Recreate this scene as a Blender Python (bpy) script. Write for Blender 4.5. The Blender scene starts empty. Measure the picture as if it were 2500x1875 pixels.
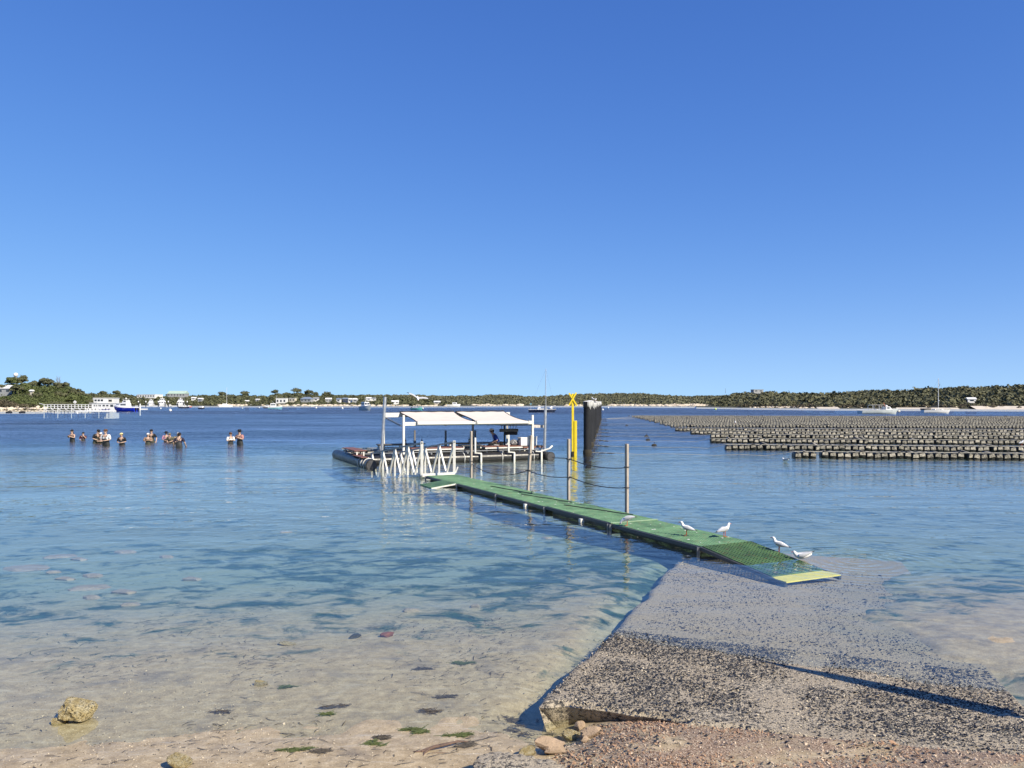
import bpy, math, random
import numpy as np
from mathutils import Vector, Matrix

# ------------------------------------------------------------------ camera, sky, sun, exposure
sc = bpy.context.scene
col = sc.collection
CH = 2.8            # camera height above the water
F = 1878.0          # focal length in photograph pixels (2500 wide)
HZ = 982.0          # photograph row of the horizon
cam_d = bpy.data.cameras.new('camera')
cam = bpy.data.objects.new('camera', cam_d)
col.objects.link(cam)
cam.location = (0, 0, CH)
cam.rotation_euler = (math.radians(90), 0, 0)
cam_d.sensor_width = 36.0
cam_d.lens = 36.0 * F / 2500.0
cam_d.shift_y = (HZ - 937.5) / 2500.0
cam_d.clip_start = 0.1
cam_d.clip_end = 20000
sc.camera = cam

SUN_EL = math.radians(38)
SUN_H = Vector((0.74, -0.67, 0)).normalized()
to_sun = Vector((SUN_H.x * math.cos(SUN_EL), SUN_H.y * math.cos(SUN_EL), math.sin(SUN_EL)))
world = bpy.data.worlds.new('World')
sc.world = world
world.use_nodes = True
wn, wl = world.node_tree.nodes, world.node_tree.links
wn.clear()
sky = wn.new('ShaderNodeTexSky')
sky.sky_type = 'NISHITA'
sky.sun_disc = False
sky.sun_elevation = SUN_EL
sky.sun_rotation = math.atan2(SUN_H.x, SUN_H.y)
sky.altitude = 3000
sky.air_density = 0.6
sky.dust_density = 0.0
sky.ozone_density = 4.0
hs = wn.new('ShaderNodeHueSaturation')
hs.inputs['Saturation'].default_value = 1.2
bg = wn.new('ShaderNodeBackground')
SKY = 0.12
bg.inputs['Strength'].default_value = SKY
wo = wn.new('ShaderNodeOutputWorld')
# the phone's tone curve for the sky: each channel compressed the same way over the whole dome
sep = wn.new('ShaderNodeSeparateColor')
com = wn.new('ShaderNodeCombineColor')
wl.new(sky.outputs[0], hs.inputs['Color'])
wl.new(hs.outputs[0], sep.inputs[0])
for k, (g_, m_) in enumerate(((4.8, 0.108), (3.3, 0.29), (5.1, 0.25))):     # y = a x / (1 + x / b)
    g_ *= 0.72
    a_ = wn.new('ShaderNodeMath'); a_.operation = 'MULTIPLY'; a_.inputs[1].default_value = g_
    b_ = wn.new('ShaderNodeMath'); b_.operation = 'MULTIPLY_ADD'; b_.inputs[1].default_value = SKY / m_; b_.inputs[2].default_value = 1.0
    c_ = wn.new('ShaderNodeMath'); c_.operation = 'DIVIDE'
    wl.new(sep.outputs[k], a_.inputs[0]); wl.new(sep.outputs[k], b_.inputs[0])
    wl.new(a_.outputs[0], c_.inputs[0]); wl.new(b_.outputs[0], c_.inputs[1]); wl.new(c_.outputs[0], com.inputs[k])
wl.new(com.outputs[0], bg.inputs['Color'])
wl.new(bg.outputs[0], wo.inputs['Surface'])
sun_d = bpy.data.lights.new('sun', 'SUN')
sun_d.energy = 5.0
sun_d.angle = math.radians(0.53)
sun_d.color = (1.0, 0.90, 0.72)
sun = bpy.data.objects.new('sun', sun_d)
col.objects.link(sun)
sun.rotation_euler = (-to_sun).to_track_quat('-Z', 'Y').to_euler()
sun.location = to_sun * 50
sc.view_settings.view_transform = 'Standard'
sc.view_settings.look = 'None'
sc.view_settings.exposure = 0.47
sc.view_settings.gamma = 1.0
sc.view_settings.use_curve_mapping = False
sc.render.engine = 'CYCLES'
sc.cycles.use_denoising = True
sc.cycles.max_bounces = 8
sc.cycles.transparent_max_bounces = 12
sc.cycles.caustics_reflective = False
sc.cycles.caustics_refractive = False
sc.cycles.use_adaptive_sampling = True
sc.cycles.adaptive_threshold = 0.01
sc.render.film_transparent = False

RND = random.Random(7)
NP = np.random.default_rng(11)

# ------------------------------------------------------------------ helpers
def W(px, py, z=0.0):
    """World point at height z seen at photograph pixel (px, py)."""
    Y = F * (CH - z) / (py - HZ)
    return Vector(((px - 1250.0) * Y / F, Y, z))

def A(px, py, Y):
    """World point at depth Y seen at photograph pixel (px, py)."""
    return Vector(((px - 1250.0) * Y / F, Y, CH - (py - HZ) * Y / F))

def tag(o, label=None, cat=None, group=None, kind=None):
    if label: o['label'] = label
    if cat: o['category'] = cat
    if group: o['group'] = group
    if kind: o['kind'] = kind
    return o

def empty(name, loc=(0, 0, 0), rz=0.0, label=None, cat=None, group=None):
    o = bpy.data.objects.new(name, None)
    o.empty_display_size = 0.2
    col.objects.link(o)
    o.location = loc
    o.rotation_euler = (0, 0, rz)
    tag(o, label, cat, group)
    return o

class MB:
    """Collects simple solids and links them as one mesh object."""
    def __init__(s):
        s.v, s.f, s.m = [], [], []
    def add(s, vs, fs, mi=0):
        o = len(s.v)
        s.v += [tuple(p) for p in vs]
        s.f += [tuple(i + o for i in f) for f in fs]
        s.m += [mi] * len(fs)
        return s
    def box(s, c, d, R=None, mi=0, top=None):
        hx, hy, hz = d[0] / 2, d[1] / 2, d[2] / 2
        t = top or (1, 1)
        pts = [(-hx, -hy, -hz), (hx, -hy, -hz), (hx, hy, -hz), (-hx, hy, -hz),
               (-hx * t[0], -hy * t[1], hz), (hx * t[0], -hy * t[1], hz), (hx * t[0], hy * t[1], hz), (-hx * t[0], hy * t[1], hz)]
        c = Vector(c)
        if R is not None:
            pts = [R @ Vector(p) for p in pts]
        return s.add([c + Vector(p) for p in pts],
                     [(0, 3, 2, 1), (4, 5, 6, 7), (0, 1, 5, 4), (1, 2, 6, 5), (2, 3, 7, 6), (3, 0, 4, 7)], mi)
    def beam(s, p0, p1, w, h, mi=0, up=(0, 0, 1)):
        p0, p1 = Vector(p0), Vector(p1)
        d = p1 - p0
        L = d.length
        y = d.normalized()
        u = Vector(up)
        if abs(y.dot(u)) > 0.98:
            u = Vector((0, 1, 0))
        x = y.cross(u).normalized()
        z = x.cross(y)
        R = Matrix((x, y, z)).transposed()
        return s.box((p0 + p1) / 2, (w, L, h), R, mi)
    def tube(s, p0, p1, r0, r1=None, n=10, mi=0, caps=True):
        return s.path([p0, p1], [r0, r0 if r1 is None else r1], n, mi, caps)
    def path(s, pts, r, n=8, mi=0, caps=True):
        pts = [Vector(p) for p in pts]
        if not isinstance(r, (list, tuple)):
            r = [r] * len(pts)
        rings = []
        prev = None
        for i, p in enumerate(pts):
            d = (pts[min(i + 1, len(pts) - 1)] - pts[max(i - 1, 0)]).normalized()
            if prev is None:
                a = Vector((0, 0, 1)) if abs(d.z) < 0.9 else Vector((1, 0, 0))
                x = d.cross(a).normalized()
            else:
                x = (prev - d * prev.dot(d)).normalized()
            prev = x
            y = d.cross(x)
            rings.append([p + (x * math.cos(2 * math.pi * k / n) + y * math.sin(2 * math.pi * k / n)) * r[i] for k in range(n)])
        return s.loft(rings, mi, caps)
    def loft(s, rings, mi=0, caps=True, closed=True):
        n = len(rings[0])
        vs = [p for R in rings for p in R]
        fs = []
        for i in range(len(rings) - 1):
            for k in range(n if closed else n - 1):
                a, b = i * n + k, i * n + (k + 1) % n
                fs.append((a, b, b + n, a + n))
        if caps:
            fs.append(tuple(range(n - 1, -1, -1)))
            fs.append(tuple(range((len(rings) - 1) * n, len(rings) * n)))
        return s.add(vs, fs, mi)
    def lathe(s, prof, c=(0, 0, 0), n=16, mi=0):
        c = Vector(c)
        return s.loft([[c + Vector((r * math.cos(2 * math.pi * k / n), r * math.sin(2 * math.pi * k / n), z)) for k in range(n)] for r, z in prof], mi)
    def ball(s, c, r, n=12, m=7, mi=0, R=None):
        r = (r, r, r) if not isinstance(r, (tuple, list)) else r
        c = Vector(c)
        rings = []
        for i in range(m + 1):
            t = math.pi * (i + 0.001 if i == 0 else (i - 0.001 if i == m else i)) / m
            ring = []
            for k in range(n):
                a = 2 * math.pi * k / n
                p = Vector((r[0] * math.sin(t) * math.cos(a), r[1] * math.sin(t) * math.sin(a), -r[2] * math.cos(t)))
                ring.append(c + (R @ p if R is not None else p))
            rings.append(ring)
        return s.loft(rings, mi)
    def prism(s, poly, z0, z1, mi=0):
        n = len(poly)
        vs = [(x, y, z0) for x, y in poly] + [(x, y, z1) for x, y in poly]
        fs = [tuple(range(n - 1, -1, -1)), tuple(range(n, 2 * n))]
        fs += [(k, (k + 1) % n, (k + 1) % n + n, k + n) for k in range(n)]
        return s.add(vs, fs, mi)
    def mesh(s, name, mats, smooth=False):
        me = bpy.data.meshes.new(name)
        me.from_pydata(s.v, [], s.f)
        for m in (mats if isinstance(mats, (list, tuple)) else [mats]):
            me.materials.append(m)
        me.polygons.foreach_set('material_index', s.m)
        if smooth:
            me.polygons.foreach_set('use_smooth', [True] * len(s.f))
        me.update()
        return me
    def build(s, name, mats, parent=None, smooth=False, bevel=0.0):
        me = s.mesh(name, mats, smooth)
        if smooth:
            try: me.set_sharp_from_angle(angle=math.radians(40))
            except Exception: pass
        o = bpy.data.objects.new(name, me)
        col.objects.link(o)
        if parent is not None:
            o.parent = parent
        if bevel:
            b = o.modifiers.new('bevel', 'BEVEL')
            b.width = bevel; b.segments = 2; b.limit_method = 'ANGLE'
        return o

def np_mesh(name, V, Q, mat, parent=None, smooth=False, mi=None):
    """Mesh from numpy vertex (n,3) and quad/tri (m,k) arrays."""
    me = bpy.data.meshes.new(name)
    k = Q.shape[1]
    me.vertices.add(len(V)); me.loops.add(Q.size); me.polygons.add(len(Q))
    me.vertices.foreach_set('co', np.asarray(V, np.float32).ravel())
    me.loops.foreach_set('vertex_index', np.asarray(Q, np.int32).ravel())
    me.polygons.foreach_set('loop_start', np.arange(0, Q.size, k, dtype=np.int32))
    for m in (mat if isinstance(mat, (list, tuple)) else [mat]):
        me.materials.append(m)
    if mi is not None:
        me.polygons.foreach_set('material_index', np.asarray(mi, np.int32))
    if smooth:
        me.polygons.foreach_set('use_smooth', np.ones(len(Q), bool))
    me.update(calc_edges=True)
    me.validate()
    o = bpy.data.objects.new(name, me)
    col.objects.link(o)
    if parent is not None: o.parent = parent
    return o

def copy_tree(o, parent=None):
    c = o.copy()
    col.objects.link(c)
    c.parent = parent
    for ch in [x for x in bpy.data.objects if x.parent == o]:
        copy_tree(ch, c)
    return c

# ------------------------------------------------------------------ material kit
class NT:
    """Small node-graph helper."""
    def __init__(s, name):
        s.mat = bpy.data.materials.new(name)
        s.mat.use_nodes = True
        s.nt = s.mat.node_tree
        s.nt.nodes.clear()
        s.out = s.n('ShaderNodeOutputMaterial')
        s._pos = None
    def n(s, t, **kw):
        x = s.nt.nodes.new(t)
        for k, v in kw.items(): setattr(x, k, v)
        return x
    def link(s, a, b): s.nt.links.new(a, b)
    def put(s, sock, v):
        if isinstance(v, bpy.types.NodeSocket): s.link(v, sock)
        elif v is not None:
            if hasattr(sock.default_value, '__len__') and not hasattr(v, '__len__'): v = (v,) * len(sock.default_value)
            if hasattr(sock.default_value, '__len__') and len(sock.default_value) == 4 and len(v) == 3: v = tuple(v) + (1,)
            sock.default_value = v
    def pos(s):
        if s._pos is None: s._pos = s.n('ShaderNodeNewGeometry')
        return s._pos.outputs['Position']
    def obj(s): return s.n('ShaderNodeTexCoord').outputs['Object']
    def noise(s, vec, scale, detail=3, rough=0.55, dist=0.0):
        x = s.n('ShaderNodeTexNoise')
        s.put(x.inputs['Vector'], vec); s.put(x.inputs['Scale'], scale)
        s.put(x.inputs['Detail'], detail); s.put(x.inputs['Roughness'], rough); s.put(x.inputs['Distortion'], dist)
        return x.outputs['Fac']
    def voro(s, vec, scale, out='Distance', feature='F1'):
        x = s.n('ShaderNodeTexVoronoi', feature=feature)
        s.put(x.inputs['Vector'], vec); s.put(x.inputs['Scale'], scale)
        return x.outputs[out]
    def ramp(s, fac, stops, interp='LINEAR'):
        x = s.n('ShaderNodeValToRGB')
        x.color_ramp.interpolation = interp
        e = x.color_ramp.elements
        while len(e) < len(stops): e.new(0.5)
        for i, (p, c) in enumerate(stops):
            e[i].position = p
            c = (c, c, c) if not hasattr(c, '__len__') else c
            e[i].color = tuple(c) + (1,)
        s.link(fac, x.inputs['Fac'])
        return x.outputs['Color']
    def math(s, op, a, b=None, c=None, clamp=False):
        x = s.n('ShaderNodeMath', operation=op, use_clamp=clamp)
        s.put(x.inputs[0], a)
        if b is not None: s.put(x.inputs[1], b)
        if c is not None: s.put(x.inputs[2], c)
        return x.outputs[0]
    def mix(s, fac, a, b, mode='MIX'):
        x = s.n('ShaderNodeMix', data_type='RGBA', blend_type=mode)
        s.put(x.inputs['Factor'], fac); s.put(x.inputs['A'], a) if False else None
        s.put(x.inputs[6], a); s.put(x.inputs[7], b)
        return x.outputs[2]
    def mapr(s, v, a, b, c=0.0, d=1.0, smooth=False):
        x = s.n('ShaderNodeMapRange', clamp=True)
        if smooth: x.interpolation_type = 'SMOOTHSTEP'
        s.put(x.inputs[0], v); s.put(x.inputs[1], a); s.put(x.inputs[2], b); s.put(x.inputs[3], c); s.put(x.inputs[4], d)
        return x.outputs[0]
    def vmul(s, vec, m):
        x = s.n('ShaderNodeVectorMath', operation='MULTIPLY')
        s.put(x.inputs[0], vec); s.put(x.inputs[1], m)
        return x.outputs[0]
    def vadd(s, vec, m):
        x = s.n('ShaderNodeVectorMath', operation='ADD')
        s.put(x.inputs[0], vec); s.put(x.inputs[1], m)
        return x.outputs[0]
    def xyz(s, vec):
        x = s.n('ShaderNodeSeparateXYZ'); s.link(vec, x.inputs[0]); return x.outputs
    def bump(s, h, strength=0.5, dist=0.01, normal=None):
        x = s.n('ShaderNodeBump')
        s.put(x.inputs['Height'], h); s.put(x.inputs['Strength'], strength); s.put(x.inputs['Distance'], dist)
        if normal is not None: s.link(normal, x.inputs['Normal'])
        return x.outputs['Normal']
    def pbr(s, color, rough=0.6, normal=None, metal=0.0, spec=None, transmission=None):
        x = s.n('ShaderNodeBsdfPrincipled')
        s.put(x.inputs['Base Color'], color); s.put(x.inputs['Roughness'], rough); s.put(x.inputs['Metallic'], metal)
        if spec is not None: s.put(x.inputs['Specular IOR Level'], spec)
        if normal is not None: s.link(normal, x.inputs['Normal'])
        s.link(x.outputs[0], s.out.inputs['Surface'])
        return x

_M = {}
def M(name, c, rough=0.6, var=0.25, scale=6.0, bump=0.0, bdist=0.005, metal=0.0, spec=None, c2=None, dirt=None, stretch=(1, 1, 1)):
    """Painted/plastic/metal/wood surface: base colour with uneven tone, wear and fine relief."""
    if name in _M: return _M[name]
    t = NT(name)
    v = t.vmul(t.pos(), stretch)
    n1 = t.noise(v, scale, 4, 0.6)
    n2 = t.noise(v, scale * 7, 3, 0.6)
    fac = t.math('ADD', t.math('MULTIPLY', n1, 0.65), t.math('MULTIPLY', n2, 0.35))
    lo = tuple(x * (1 - var) for x in c)
    hi = tuple(min(0.95, x * (1 + var)) for x in (c2 or c))
    colr = t.ramp(fac, [(0.34, lo), (0.66, hi)])
    if dirt:
        colr = t.mix(t.mapr(t.noise(v, scale * 2.3, 5, 0.65), 0.55, 0.72), colr, dirt)
    nrm = t.bump(n2, bump, bdist) if bump else None
    t.pbr(colr, t.mapr(n1, 0.3, 0.7, max(0.02, rough - 0.1), min(1, rough + 0.1)), nrm, metal, spec)
    _M[name] = t.mat
    return t.mat
# ------------------------------------------------------------------ ground: shore sand running down into the seabed
AX = Vector((0.345, 0.939)).normalized()       # boat-ramp slab: axis into the water
AXP = Vector((AX.y, -AX.x))                    # across the slab, to the right
SC = Vector((0.25, 6.78))                      # its near left corner
SLAB_W = 4.05

def sstep(x, a, b):
    t = np.clip((np.asarray(x, float) - a) / (b - a), 0, 1)
    return t * t * (3 - 2 * t)

_q = np.array([-40, -9, -6, -2.2, -1.0, 0, 2, 4, 8, 14, 25, 45, 60, 120, 400, 4000.])
_z = np.array([6.5, 1.5, 1.05, 0.20, 0.085, 0, -0.055, -0.14, -0.36, -0.55, -0.72, -0.80, -1.3, -3.0, -5.0, -8.0])

def vnoise(x, y, s, seed=0):
    """Cheap smooth value noise on arrays."""
    x = np.asarray(x, float) / s + seed * 17.3; y = np.asarray(y, float) / s + seed * 5.7
    xi, yi = np.floor(x), np.floor(y)
    fx, fy = x - xi, y - yi
    fx = fx * fx * (3 - 2 * fx); fy = fy * fy * (3 - 2 * fy)
    def h(a, b):
        t = np.sin(a * 127.1 + b * 311.7) * 43758.5453
        return t - np.floor(t)
    return (h(xi, yi) * (1 - fx) + h(xi + 1, yi) * fx) * (1 - fy) + (h(xi, yi + 1) * (1 - fx) + h(xi + 1, yi + 1) * fx) * fy - 0.5

def shore_y(x):
    x = np.asarray(x, float)
    return 6.25 + 0.09 * np.clip(x + 4, -6, 8) + 0.9 * sstep(x, 0.15, 1.0) - 1.25 * sstep(x, 3.9, 4.7) + 0.12 * vnoise(x, 0 * x, 2.3, 3)

def ground_z(x, y):
    x = np.asarray(x, float); y = np.asarray(y, float)
    q = y - shore_y(x)
    z = np.interp(q, _q, _z)
    near = 1 - sstep(y, 14, 40)
    z = z + near * (0.018 * vnoise(x, y, 1.1, 1) + 0.012 * vnoise(x, y, 0.33, 2) + 0.008 * vnoise(x, y, 0.11, 4))
    z = z + 0.25 * sstep(y, 10, 30) * vnoise(x, y, 6.0, 5) * (1 - sstep(y, 40, 80))
    # scour beside the slab's free left edge, hollow at its broken corner
    s = (x - SC.x) * AX.x + (y - SC.y) * AX.y
    t = (x - SC.x) * AXP.x + (y - SC.y) * AXP.y
    z = z - 0.10 * np.exp(-((t + 0.12) / 0.28) ** 2) * sstep(s, -0.35, 0.2) * (1 - sstep(s, 8, 11))
    z = z - 0.10 * np.exp(-(((t - 0.25) / 0.3) ** 2 + ((s + 0.25) / 0.22) ** 2))
    z = z - 0.09 * sstep(s, 2.6, 4.0) * (1 - sstep(s, 10.0, 11.0)) * sstep(t, -0.2, 0.1) * (1 - sstep(t + 0.8 * vnoise(x, y, 0.9, 12) + 0.5 * vnoise(x, y, 0.21, 13), 2.6, 3.6))
    z = z + 0.075 * sstep(t + 0.8 * vnoise(x, y, 0.9, 12) + 0.5 * vnoise(x, y, 0.21, 13), 3.0, 4.4) * sstep(s, 2.9, 4.2) * (1 - sstep(s, 8.5, 10.5)) * (1 - sstep(t, 6, 8))
    z = z - 0.10 * sstep(s, -0.02, 0.25) * (1 - sstep(s, 2.6, 3.4)) * sstep(t, -0.05, 0.2) * (1 - sstep(t, 4.1, 4.6))
    z = z + 0.05 * sstep(t, 0.45, 1.2) * (1 - sstep(s, -0.08, 0.12)) * sstep(s, -1.8, -0.3)
    return z

def gz(x, y): return float(ground_z(np.array([x]), np.array([y]))[0])

ys = np.concatenate([np.linspace(-30, 3.0, 20)[:-1], np.linspace(3.0, 9.5, 190)[:-1], np.linspace(9.5, 20, 130)[:-1],
                     np.linspace(20, 60, 60)[:-1], np.geomspace(60, 9000, 30)])
xs = np.concatenate([-np.geomspace(9000, 9, 26)[:-1], np.linspace(-9, 9, 330), np.geomspace(9, 9000, 26)[1:]])
GX, GY = np.meshgrid(xs, ys)
GZ = ground_z(GX, GY)
n_, m_ = GX.shape
idx = np.arange(n_ * m_).reshape(n_, m_)
quads = np.stack([idx[:-1, :-1], idx[:-1, 1:], idx[1:, 1:], idx[1:, :-1]], -1).reshape(-1, 4)

def sand_mat():
    t = NT('sand_and_seabed')
    p = t.pos()
    x, y, z = t.xyz(p)
    n1 = t.noise(p, 1.3, 5, 0.6)
    n2 = t.noise(p, 9.0, 5, 0.65)
    n3 = t.noise(p, 70.0, 3, 0.6)
    # pale shell-grit sand
    sand = t.ramp(t.math('ADD', t.math('MULTIPLY', n2, 0.6), t.math('MULTIPLY', n3, 0.4)),
                  [(0.3, (0.24, 0.18, 0.105)), (0.5, (0.43, 0.335, 0.205)), (0.7, (0.64, 0.53, 0.355))])
    grey = t.ramp(t.math('ADD', t.math('MULTIPLY', n2, 0.5), t.math('MULTIPLY', n3, 0.5)),
                  [(0.3, (0.21, 0.165, 0.098)), (0.5, (0.40, 0.325, 0.198)), (0.7, (0.60, 0.51, 0.34))])
    colr = t.mix(t.mapr(t.math('ADD', z, t.math('MULTIPLY', t.math('SUBTRACT', n1, 0.5), 0.15)), 0.05, -0.10), sand, grey)
    # long diagonal streaks left by the tide
    rot = t.n('ShaderNodeMapping'); rot.inputs['Rotation'].default_value = (0, 0, -0.35); rot.inputs['Scale'].default_value = (1.3, 7.0, 1)
    t.link(p, rot.inputs['Vector'])
    stk = t.noise(rot.outputs[0], 1.6, 5, 0.7)
    colr = t.mix(t.mapr(stk, 0.42, 0.30, 0.0, 0.55), colr, t.vmul(colr, (0.45, 0.45, 0.47)))
    colr = t.mix(t.mapr(stk, 0.56, 0.70, 0.0, 0.5), colr, (0.60, 0.545, 0.44))
    # rusty weed-stained gravel in front of the slab
    rust = t.ramp(n3, [(0.35, (0.10, 0.06, 0.038)), (0.5, (0.30, 0.205, 0.135)), (0.68, (0.56, 0.45, 0.33))])
    rmask = t.math('MULTIPLY', t.mapr(x, 0.35, 0.9), t.mapr(t.math('ADD', t.noise(p, 2.2, 4, 0.6), t.math('MULTIPLY', y, -0.02)), 0.30, 0.42))
    rmask = t.math('MULTIPLY', rmask, t.mapr(y, 7.2, 6.6))
    colr = t.mix(rmask, colr, rust)
    # grey silt and weed film in patches along the waterline
    silt = t.math('MULTIPLY', t.mapr(t.noise(t.vadd(p, (7, 3, 0)), 1.7, 5, 0.65), 0.54, 0.68), 0.55)
    colr = t.mix(silt, colr, (0.16, 0.14, 0.115))
    # seagrass and algae, with the water's light absorption painted in by depth
    w = t.noise(t.vmul(p, (0.75, 1.0, 1)), 1.55, 6, 0.70, 0.5)
    big = t.noise(t.vmul(p, (0.35, 1.0, 1)), 0.12, 3, 0.5)
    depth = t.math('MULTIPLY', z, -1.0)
    cover = t.ramp(t.math('MULTIPLY', depth, 0.8), [(0.0, 0.0), (0.02, 0.14), (0.06, 0.42), (0.12, 0.52), (0.22, 0.53), (0.34, 0.51), (0.46, 0.47), (0.62, 0.46), (0.75, 0.80), (1.0, 1.0)])
    cov = t.math('ADD', t.xyz(cover)[0], t.math('MULTIPLY', t.math('SUBTRACT', big, 0.5), 0.55))
    thr = t.math('SUBTRACT', 0.94, t.math('MULTIPLY', cov, 0.80))
    weedm = t.mapr(w, t.math('SUBTRACT', thr, 0.05), t.math('ADD', thr, 0.06))
    weed = t.ramp(t.noise(p, 6.0, 4, 0.6), [(0.35, (0.018, 0.048, 0.034)), (0.65, (0.055, 0.110, 0.070))])
    absorb_film = t.mapr(depth, 0.08, 0.30)
    colr = t.mix(t.math('MULTIPLY', absorb_film, 0.88), colr, t.mix(t.mapr(depth, 0.34, 0.66), t.mix(n2, (0.15, 0.225, 0.175), (0.29, 0.385, 0.30)), t.mix(n2, (0.085, 0.135, 0.105), (0.20, 0.265, 0.20))))
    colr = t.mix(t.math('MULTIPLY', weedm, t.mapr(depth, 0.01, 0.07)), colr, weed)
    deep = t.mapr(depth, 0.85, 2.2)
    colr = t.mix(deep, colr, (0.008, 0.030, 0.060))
    h = t.math('ADD', t.math('MULTIPLY', n2, 1.0), t.math('MULTIPLY', n3, 0.35))
    wet = t.mapr(z, 0.07, 0.02)
    t.pbr(colr, t.mapr(wet, 0, 1, 0.85, 0.45), t.bump(h, 0.6, 0.012), spec=0.3)
    return t.mat

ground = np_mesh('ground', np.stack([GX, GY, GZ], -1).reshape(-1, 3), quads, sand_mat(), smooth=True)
tag(ground, kind='structure')

# ------------------------------------------------------------------ water
def water_mat():
    t = NT('sea_water')
    p = t.pos()
    x, y, z = t.xyz(p)
    far = t.mapr(y, 30, 62)                              # wind only ruffles the open bay
    ruf = t.noise(t.vmul(p, (0.25, 1.0, 1)), 0.10, 3, 0.6)
    ruf2 = t.noise(t.vmul(p, (0.3, 1.0, 1)), 0.45, 2, 0.6)
    amp = t.math('ADD', t.mapr(y, 5.5, 26, 0.05, 0.44), t.math('MULTIPLY', far, 2.6))
    amp = t.math('MULTIPLY', amp, t.math('ADD', t.mapr(ruf, 0.38, 0.60, 0.22, 0.85), t.mapr(ruf2, 0.35, 0.65, 0.0, 0.35)))
    a = t.noise(t.vmul(p, (0.75, 1.0, 1)), 2.9, 2, 0.55, 0.3)
    b = t.noise(t.vmul(p, (0.7, 1.0, 1)), 0.9, 2, 0.5, 0.2)
    c = t.noise(p, 9.0, 1, 0.5)
    h = t.math('ADD', t.math('MULTIPLY', a, 0.085), t.math('ADD', t.math('MULTIPLY', b, 0.14), t.math('MULTIPLY', c, 0.012)))
    # rings spreading from the bathing gull
    d = t.n('ShaderNodeVectorMath', operation='DISTANCE')
    t.link(p, d.inputs[0]); d.inputs[1].default_value = (6.05, 13.55, 0)
    ring = t.math('MULTIPLY', t.math('SINE', t.math('MULTIPLY', d.outputs['Value'], 30.0)), t.mapr(d.outputs['Value'], 0.2, 2.6, 0.010, 0.0))
    h = t.math('ADD', t.math('MULTIPLY', h, amp), t.math('MULTIPLY', ring, 0.35))
    nrm = t.bump(h, 1.0, 1.0)
    fr = t.n('ShaderNodeFresnel'); t.put(fr.inputs['IOR'], t.mapr(t._pos.outputs['Backfacing'], 0, 1, 1.28, 1 / 1.28))   # same sheet seen from either side
    t.link(nrm, fr.inputs['Normal'])
    gl = t.n('ShaderNodeBsdfAnisotropic') if False else t.n('ShaderNodeBsdfGlossy')
    t.put(gl.inputs['Roughness'], t.mapr(y, 22, 62, 0.02, 0.30))
    gl.inputs['Color'].default_value = (1, 1, 1, 1)
    t.link(nrm, gl.inputs['Normal'])
    tr = t.n('ShaderNodeBsdfTransparent')
    t.put(tr.inputs['Color'], (0.935, 0.97, 0.925))
    mx = t.n('ShaderNodeMixShader')
    t.link(fr.outputs[0], mx.inputs[0]); t.link(tr.outputs[0], mx.inputs[1]); t.link(gl.outputs[0], mx.inputs[2])
    t.link(mx.outputs[0], t.out.inputs['Surface'])
    return t.mat
wy = np.concatenate([np.linspace(2, 60, 59)[:-1], np.geomspace(60, 9000, 40)])
wx = np.concatenate([-np.geomspace(9000, 40, 40)[:-1], np.linspace(-40, 40, 81), np.geomspace(40, 9000, 40)[1:]])
WX, WY = np.meshgrid(wx, wy)
wi = np.arange(WX.size).reshape(WX.shape)
wq = np.stack([wi[:-1, :-1], wi[:-1, 1:], wi[1:, 1:], wi[1:, :-1]], -1).reshape(-1, 4)
water = np_mesh('water', np.stack([WX, WY, 0 * WX], -1).reshape(-1, 3), wq, water_mat())
tag(water, kind='structure')

# ------------------------------------------------------------------ boat ramp slab
def slab_h(s, t):
    s = np.asarray(s, float); t = np.asarray(t, float)
    z = np.interp(s, [-1, 0, 2.5, 5.0, 10.2], [0.275, 0.195, 0.005, -0.11, -0.27])
    return z - 0.008 * t + 0.010 * vnoise(s, t, 0.5, 8) + 0.006 * vnoise(s, t, 0.12, 9)

def slab_pt(s, t, dz=0.0):
    return Vector((SC.x + AX.x * s + AXP.x * t, SC.y + AX.y * s + AXP.y * t, float(slab_h(s, t)) + dz))

def slab_mat():
    t = NT('encrusted_concrete')
    p = t.pos()
    x, y, z = t.xyz(p)
    n1 = t.noise(p, 2.0, 4, 0.6)
    n2 = t.noise(t.vmul(p, (1, 1.0, 1)), 26.0, 4, 0.7)
    n3 = t.noise(p, 90.0, 2, 0.6)
    base = t.ramp(n1, [(0.35, (0.36, 0.30, 0.215)), (0.65, (0.50, 0.43, 0.32))])
    f = t.math('ADD', t.math('MULTIPLY', n2, 0.75), t.math('ADD', t.math('MULTIPLY', n3, 0.25), t.math('MULTIPLY', t.math('SUBTRACT', n1, 0.5), -0.35)))
    crust = t.mapr(f, 0.40, 0.50)
    colr = t.mix(crust, (0.07, 0.066, 0.06), base)
    sub = t.mapr(z, 0.0, -0.05)
    colr = t.mix(t.math('MULTIPLY', sub, 0.62), colr, (0.42, 0.345, 0.245))
    # sand washed over the sunken right side
    tt_ = t.math('ADD', t.math('MULTIPLY', t.math('SUBTRACT', x, SC.x), AXP.x), t.math('MULTIPLY', t.math('SUBTRACT', y, SC.y), AXP.y))
    sm = t.math('MULTIPLY', t.mapr(t.math('ADD', tt_, t.math('MULTIPLY', t.math('SUBTRACT', t.noise(p, 1.4, 5, 0.65), 0.5), 3.2)), 1.9, 3.6), t.mapr(z, -0.03, -0.09))
    colr = t.mix(sm, colr, t.mix(n2, (0.24, 0.22, 0.165), (0.38, 0.345, 0.26)))
    t.pbr(colr, 0.8, t.bump(t.math('ADD', n2, t.math('MULTIPLY', n3, 0.5)), 0.9, 0.02), spec=0.25)
    return t.mat
SLABM = slab_mat()
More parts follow.
